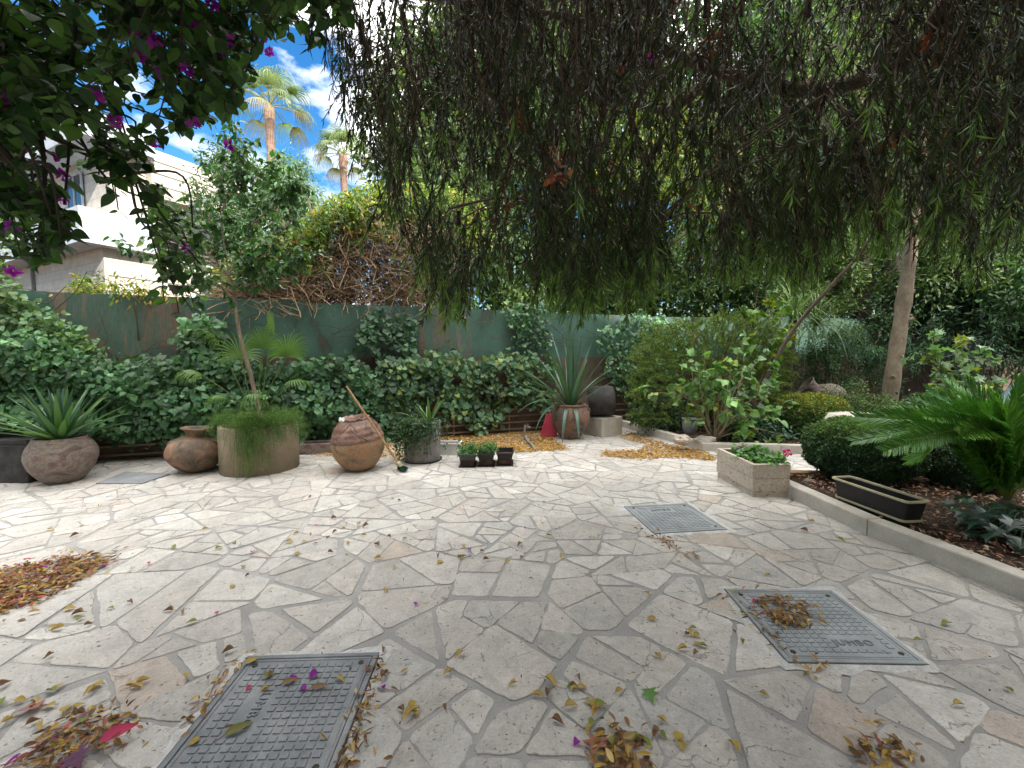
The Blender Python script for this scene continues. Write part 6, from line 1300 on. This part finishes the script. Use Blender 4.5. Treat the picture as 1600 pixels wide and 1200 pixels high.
# single leaves, each its own object sharing a few meshes
def one(kind, tm, ln, wd, curl):
    T, F = tm; T = T.copy(); T[:, 2] += curl * (T[:, 0] * 2) ** 2 * .3; b = B(); leaves(b, (T, F), [(0, -ln / 2, .008)], [(0, 1, .05)], [(0, 0, 1.)], ln, wd, [LEAFCOL[kind][rng.integers(len(LEAFCOL[kind]))]])
    b.tube([(0, -ln / 2, .008), (.003, -ln / 2 - ln * .25, .006)], .0012, 4, (.2, .14, .06)); return b
protos = []
for kind, tm, ln, wd, curl, lab, cat in [('yellow', OVATE, .062, .026, .9, 'slim curled yellow leaf lying loose on the paving', 'fallen leaf'), ('yellow', OVATE, .050, .034, .3, 'flat rounded yellow leaf lying loose on the paving', 'fallen leaf'),
        ('brown', OVATE, .055, .022, 1.2, 'tightly curled brown leaf lying loose on the paving', 'fallen leaf'), ('green', OVATE, .055, .028, .6, 'olive green fallen leaf lying loose on the paving', 'fallen leaf'),
        ('red', OVATE, .036, .026, .4, 'small red fallen leaf lying loose on the paving', 'fallen leaf'), ('purple', HEART, .032, .032, .8, 'small purple fallen petal lying loose on the paving', 'fallen petal')]:
    o = one(kind, tm, ln, wd, curl).build('fallen_petal' if kind == 'purple' else 'fallen_leaf', M['dry_leaf'] if kind != 'purple' else M['petal'], None, True); tag(o, lab, cat, lab.split(' lying')[0] + (' pieces' if kind == 'purple' else ' ones') + ' scattered on the paving'); protos.append([o, False, lab.split(' lying')[0]])
LM = [(80, 820, 'on the paving in front of the purplish bowl'), (300, 800, 'on the paving in front of the squat round jar'), (420, 800, 'on the paving in front of the ring planter'), (560, 790, 'on the paving in front of the big terracotta jar'), (700, 780, 'on the paving in front of the fluted pot'), (860, 770, 'on the paving in front of the agave jar'), (1010, 770, 'on the paving beyond the farthest manhole cover'), (1060, 812, 'on the farthest manhole cover'), (1180, 810, 'on the paving in front of the stone flower box'), (250, 900, 'right of the reddish leaf heap at the left edge'), (60, 1020, 'below the reddish leaf heap at the left edge'), (450, 900, 'left of centre in the middle of the yard'), (640, 880, 'near the centre of the yard'), (820, 880, 'right of centre in the middle of the yard'), (980, 880, 'on the near side of the farthest manhole cover'), (1130, 880, 'beyond the right manhole cover'), (1300, 880, 'along the kerb by the window box'), (1290, 985, 'on the right manhole cover'), (1500, 1000, 'between the right manhole cover and the right edge'), (1080, 1000, 'left of the right manhole cover'), (1330, 1110, 'below the right manhole cover'), (1540, 1120, 'in the lower right corner'), (450, 1110, 'on the largest manhole cover'), (430, 980, 'just beyond the largest manhole cover'), (240, 1040, 'left of the largest manhole cover'), (150, 1140, 'in the lower left corner'), (650, 1000, 'right of the far edge of the largest manhole cover'), (680, 1130, 'right of the largest manhole cover at the bottom'), (850, 990, 'in the centre foreground'), (880, 1090, 'beyond the leaf cluster at the bottom edge'), (1100, 1120, 'right of the leaf cluster at the bottom edge')]
area = [(0, 775), (300, 757), (600, 745), (900, 735), (1110, 740), (1240, 800), (1580, 950), (1590, 1195), (5, 1195)]
placed = 0; rl = random.Random(21)
def drop(k, x, y, sc=1.0, z=.008, rz=None):
    pr = protos[k]; o = pr[0]
    if pr[1]: o = pr[0].copy(); COL.objects.link(o)
    pr[1] = True; where = LM[int(np.argmin([((x - q[0]) / 1.6) ** 2 + (y - q[1]) ** 2 for q in LM]))][2]; o['label'] = pr[2] + ' ' + where; o['group'] = pr[2] + ' ' + where; g_ = G(x, y, z); o.location = g_; o.rotation_euler = (rl.uniform(-.15, .15), rl.uniform(-.25, .25), rl.uniform(0, 6.28) if rz is None else rz); o.scale = (sc * rl.uniform(.85, 1.1),) * 3; return o
for (x, y) in [(245, 760)][:0] + [(random.Random(5).uniform(0, 1), 0)][:0]: pass
cl = [(570, 840, 30), (480, 850, 25), (700, 870, 60), (300, 960, 45), (130, 960, 30), (880, 1080, 28), (950, 1130, 50), (1000, 1140, 40), (360, 870, 60), (1190, 950, 40), (60, 1110, 50), (820, 880, 60), (560, 820, 50), (1100, 1000, 30), (650, 1110, 20), (150, 1080, 60), (430, 1070, 60)]
while placed < 185:
    if rl.random() < .68: c_ = rl.choice(cl); x = rl.gauss(c_[0], c_[2]); y = rl.gauss(c_[1], c_[2] * .35)
    else: x = rl.uniform(0, 1600); y = rl.uniform(745, 1195)
    if not inpoly(x, y, area): continue
    on = (250 < x < 590 and 1025 < y) or (1150 < x < 1440 and 922 < y < 1045) or (975 < x < 1140 and 788 < y < 836)
    drop(rl.choices(range(6), [5, 4, 5, 3, 1.2, 1.2])[0], x, y, rl.uniform(.65, 1.1), .016 if on else .008); placed += 1
def special(tm, ln, wd, col, x, y, rz, name, label, z=.012):
    b = B(); leaves(b, tm, [(0, -ln / 2, .01)], [(0, 1, .08)], [(0.1, 0, 1.)], ln, wd, [col]); b.tube([(0, -ln / 2, .01), (.01, -ln * .85, .008)], .0018, 4, (.25, .12, .08)); o = b.build(name, M['dry_leaf'], None, True); p_ = G(x, y, z); o.location = p_; o.rotation_euler = (.1, .15, rz); return tag(o, label, 'fallen leaf')
special(OVATE, .105, .055, (.42, .04, .10), 188, 1146, -.9, 'fallen_leaf', 'large crimson leaf on the leaf heap in the lower left corner', .035)
special(LOBED, .085, .075, (.13, .055, .10), 120, 1190, -2.2, 'fallen_leaf', 'large dark purple leaf near the lower left corner', .03)
special(LOBED, .075, .075, (.32, .13, .09), 930, 1168, 2.6, 'fallen_leaf', 'lobed reddish-brown leaf at the bottom edge, centre right', .02)
special(LOBED, .07, .055, (.12, .24, .06), 1017, 1090, 3.0, 'fallen_leaf', 'fresh green lobed leaf in the foreground, centre right')
special(LOBED, .08, .07, (.34, .15, .12), 40, 1110, 1.9, 'fallen_leaf', 'pinkish-brown lobed leaf near the left edge of the foreground')
special(OVATE, .09, .035, (.17, .17, .05), 375, 1140, -1.0, 'fallen_leaf', 'long olive leaf lying across the lettering of the largest manhole cover', .018)
special(OVATE, .075, .025, (.20, .13, .06), 500, 1075, -1.4, 'fallen_leaf', 'curled brown leaf on the upper right part of the largest manhole cover', .018)
special(OVATE, .07, .024, (.22, .13, .06), 455, 1066, -1.2, 'fallen_leaf', 'curled brown leaf on the upper middle part of the largest manhole cover', .018)
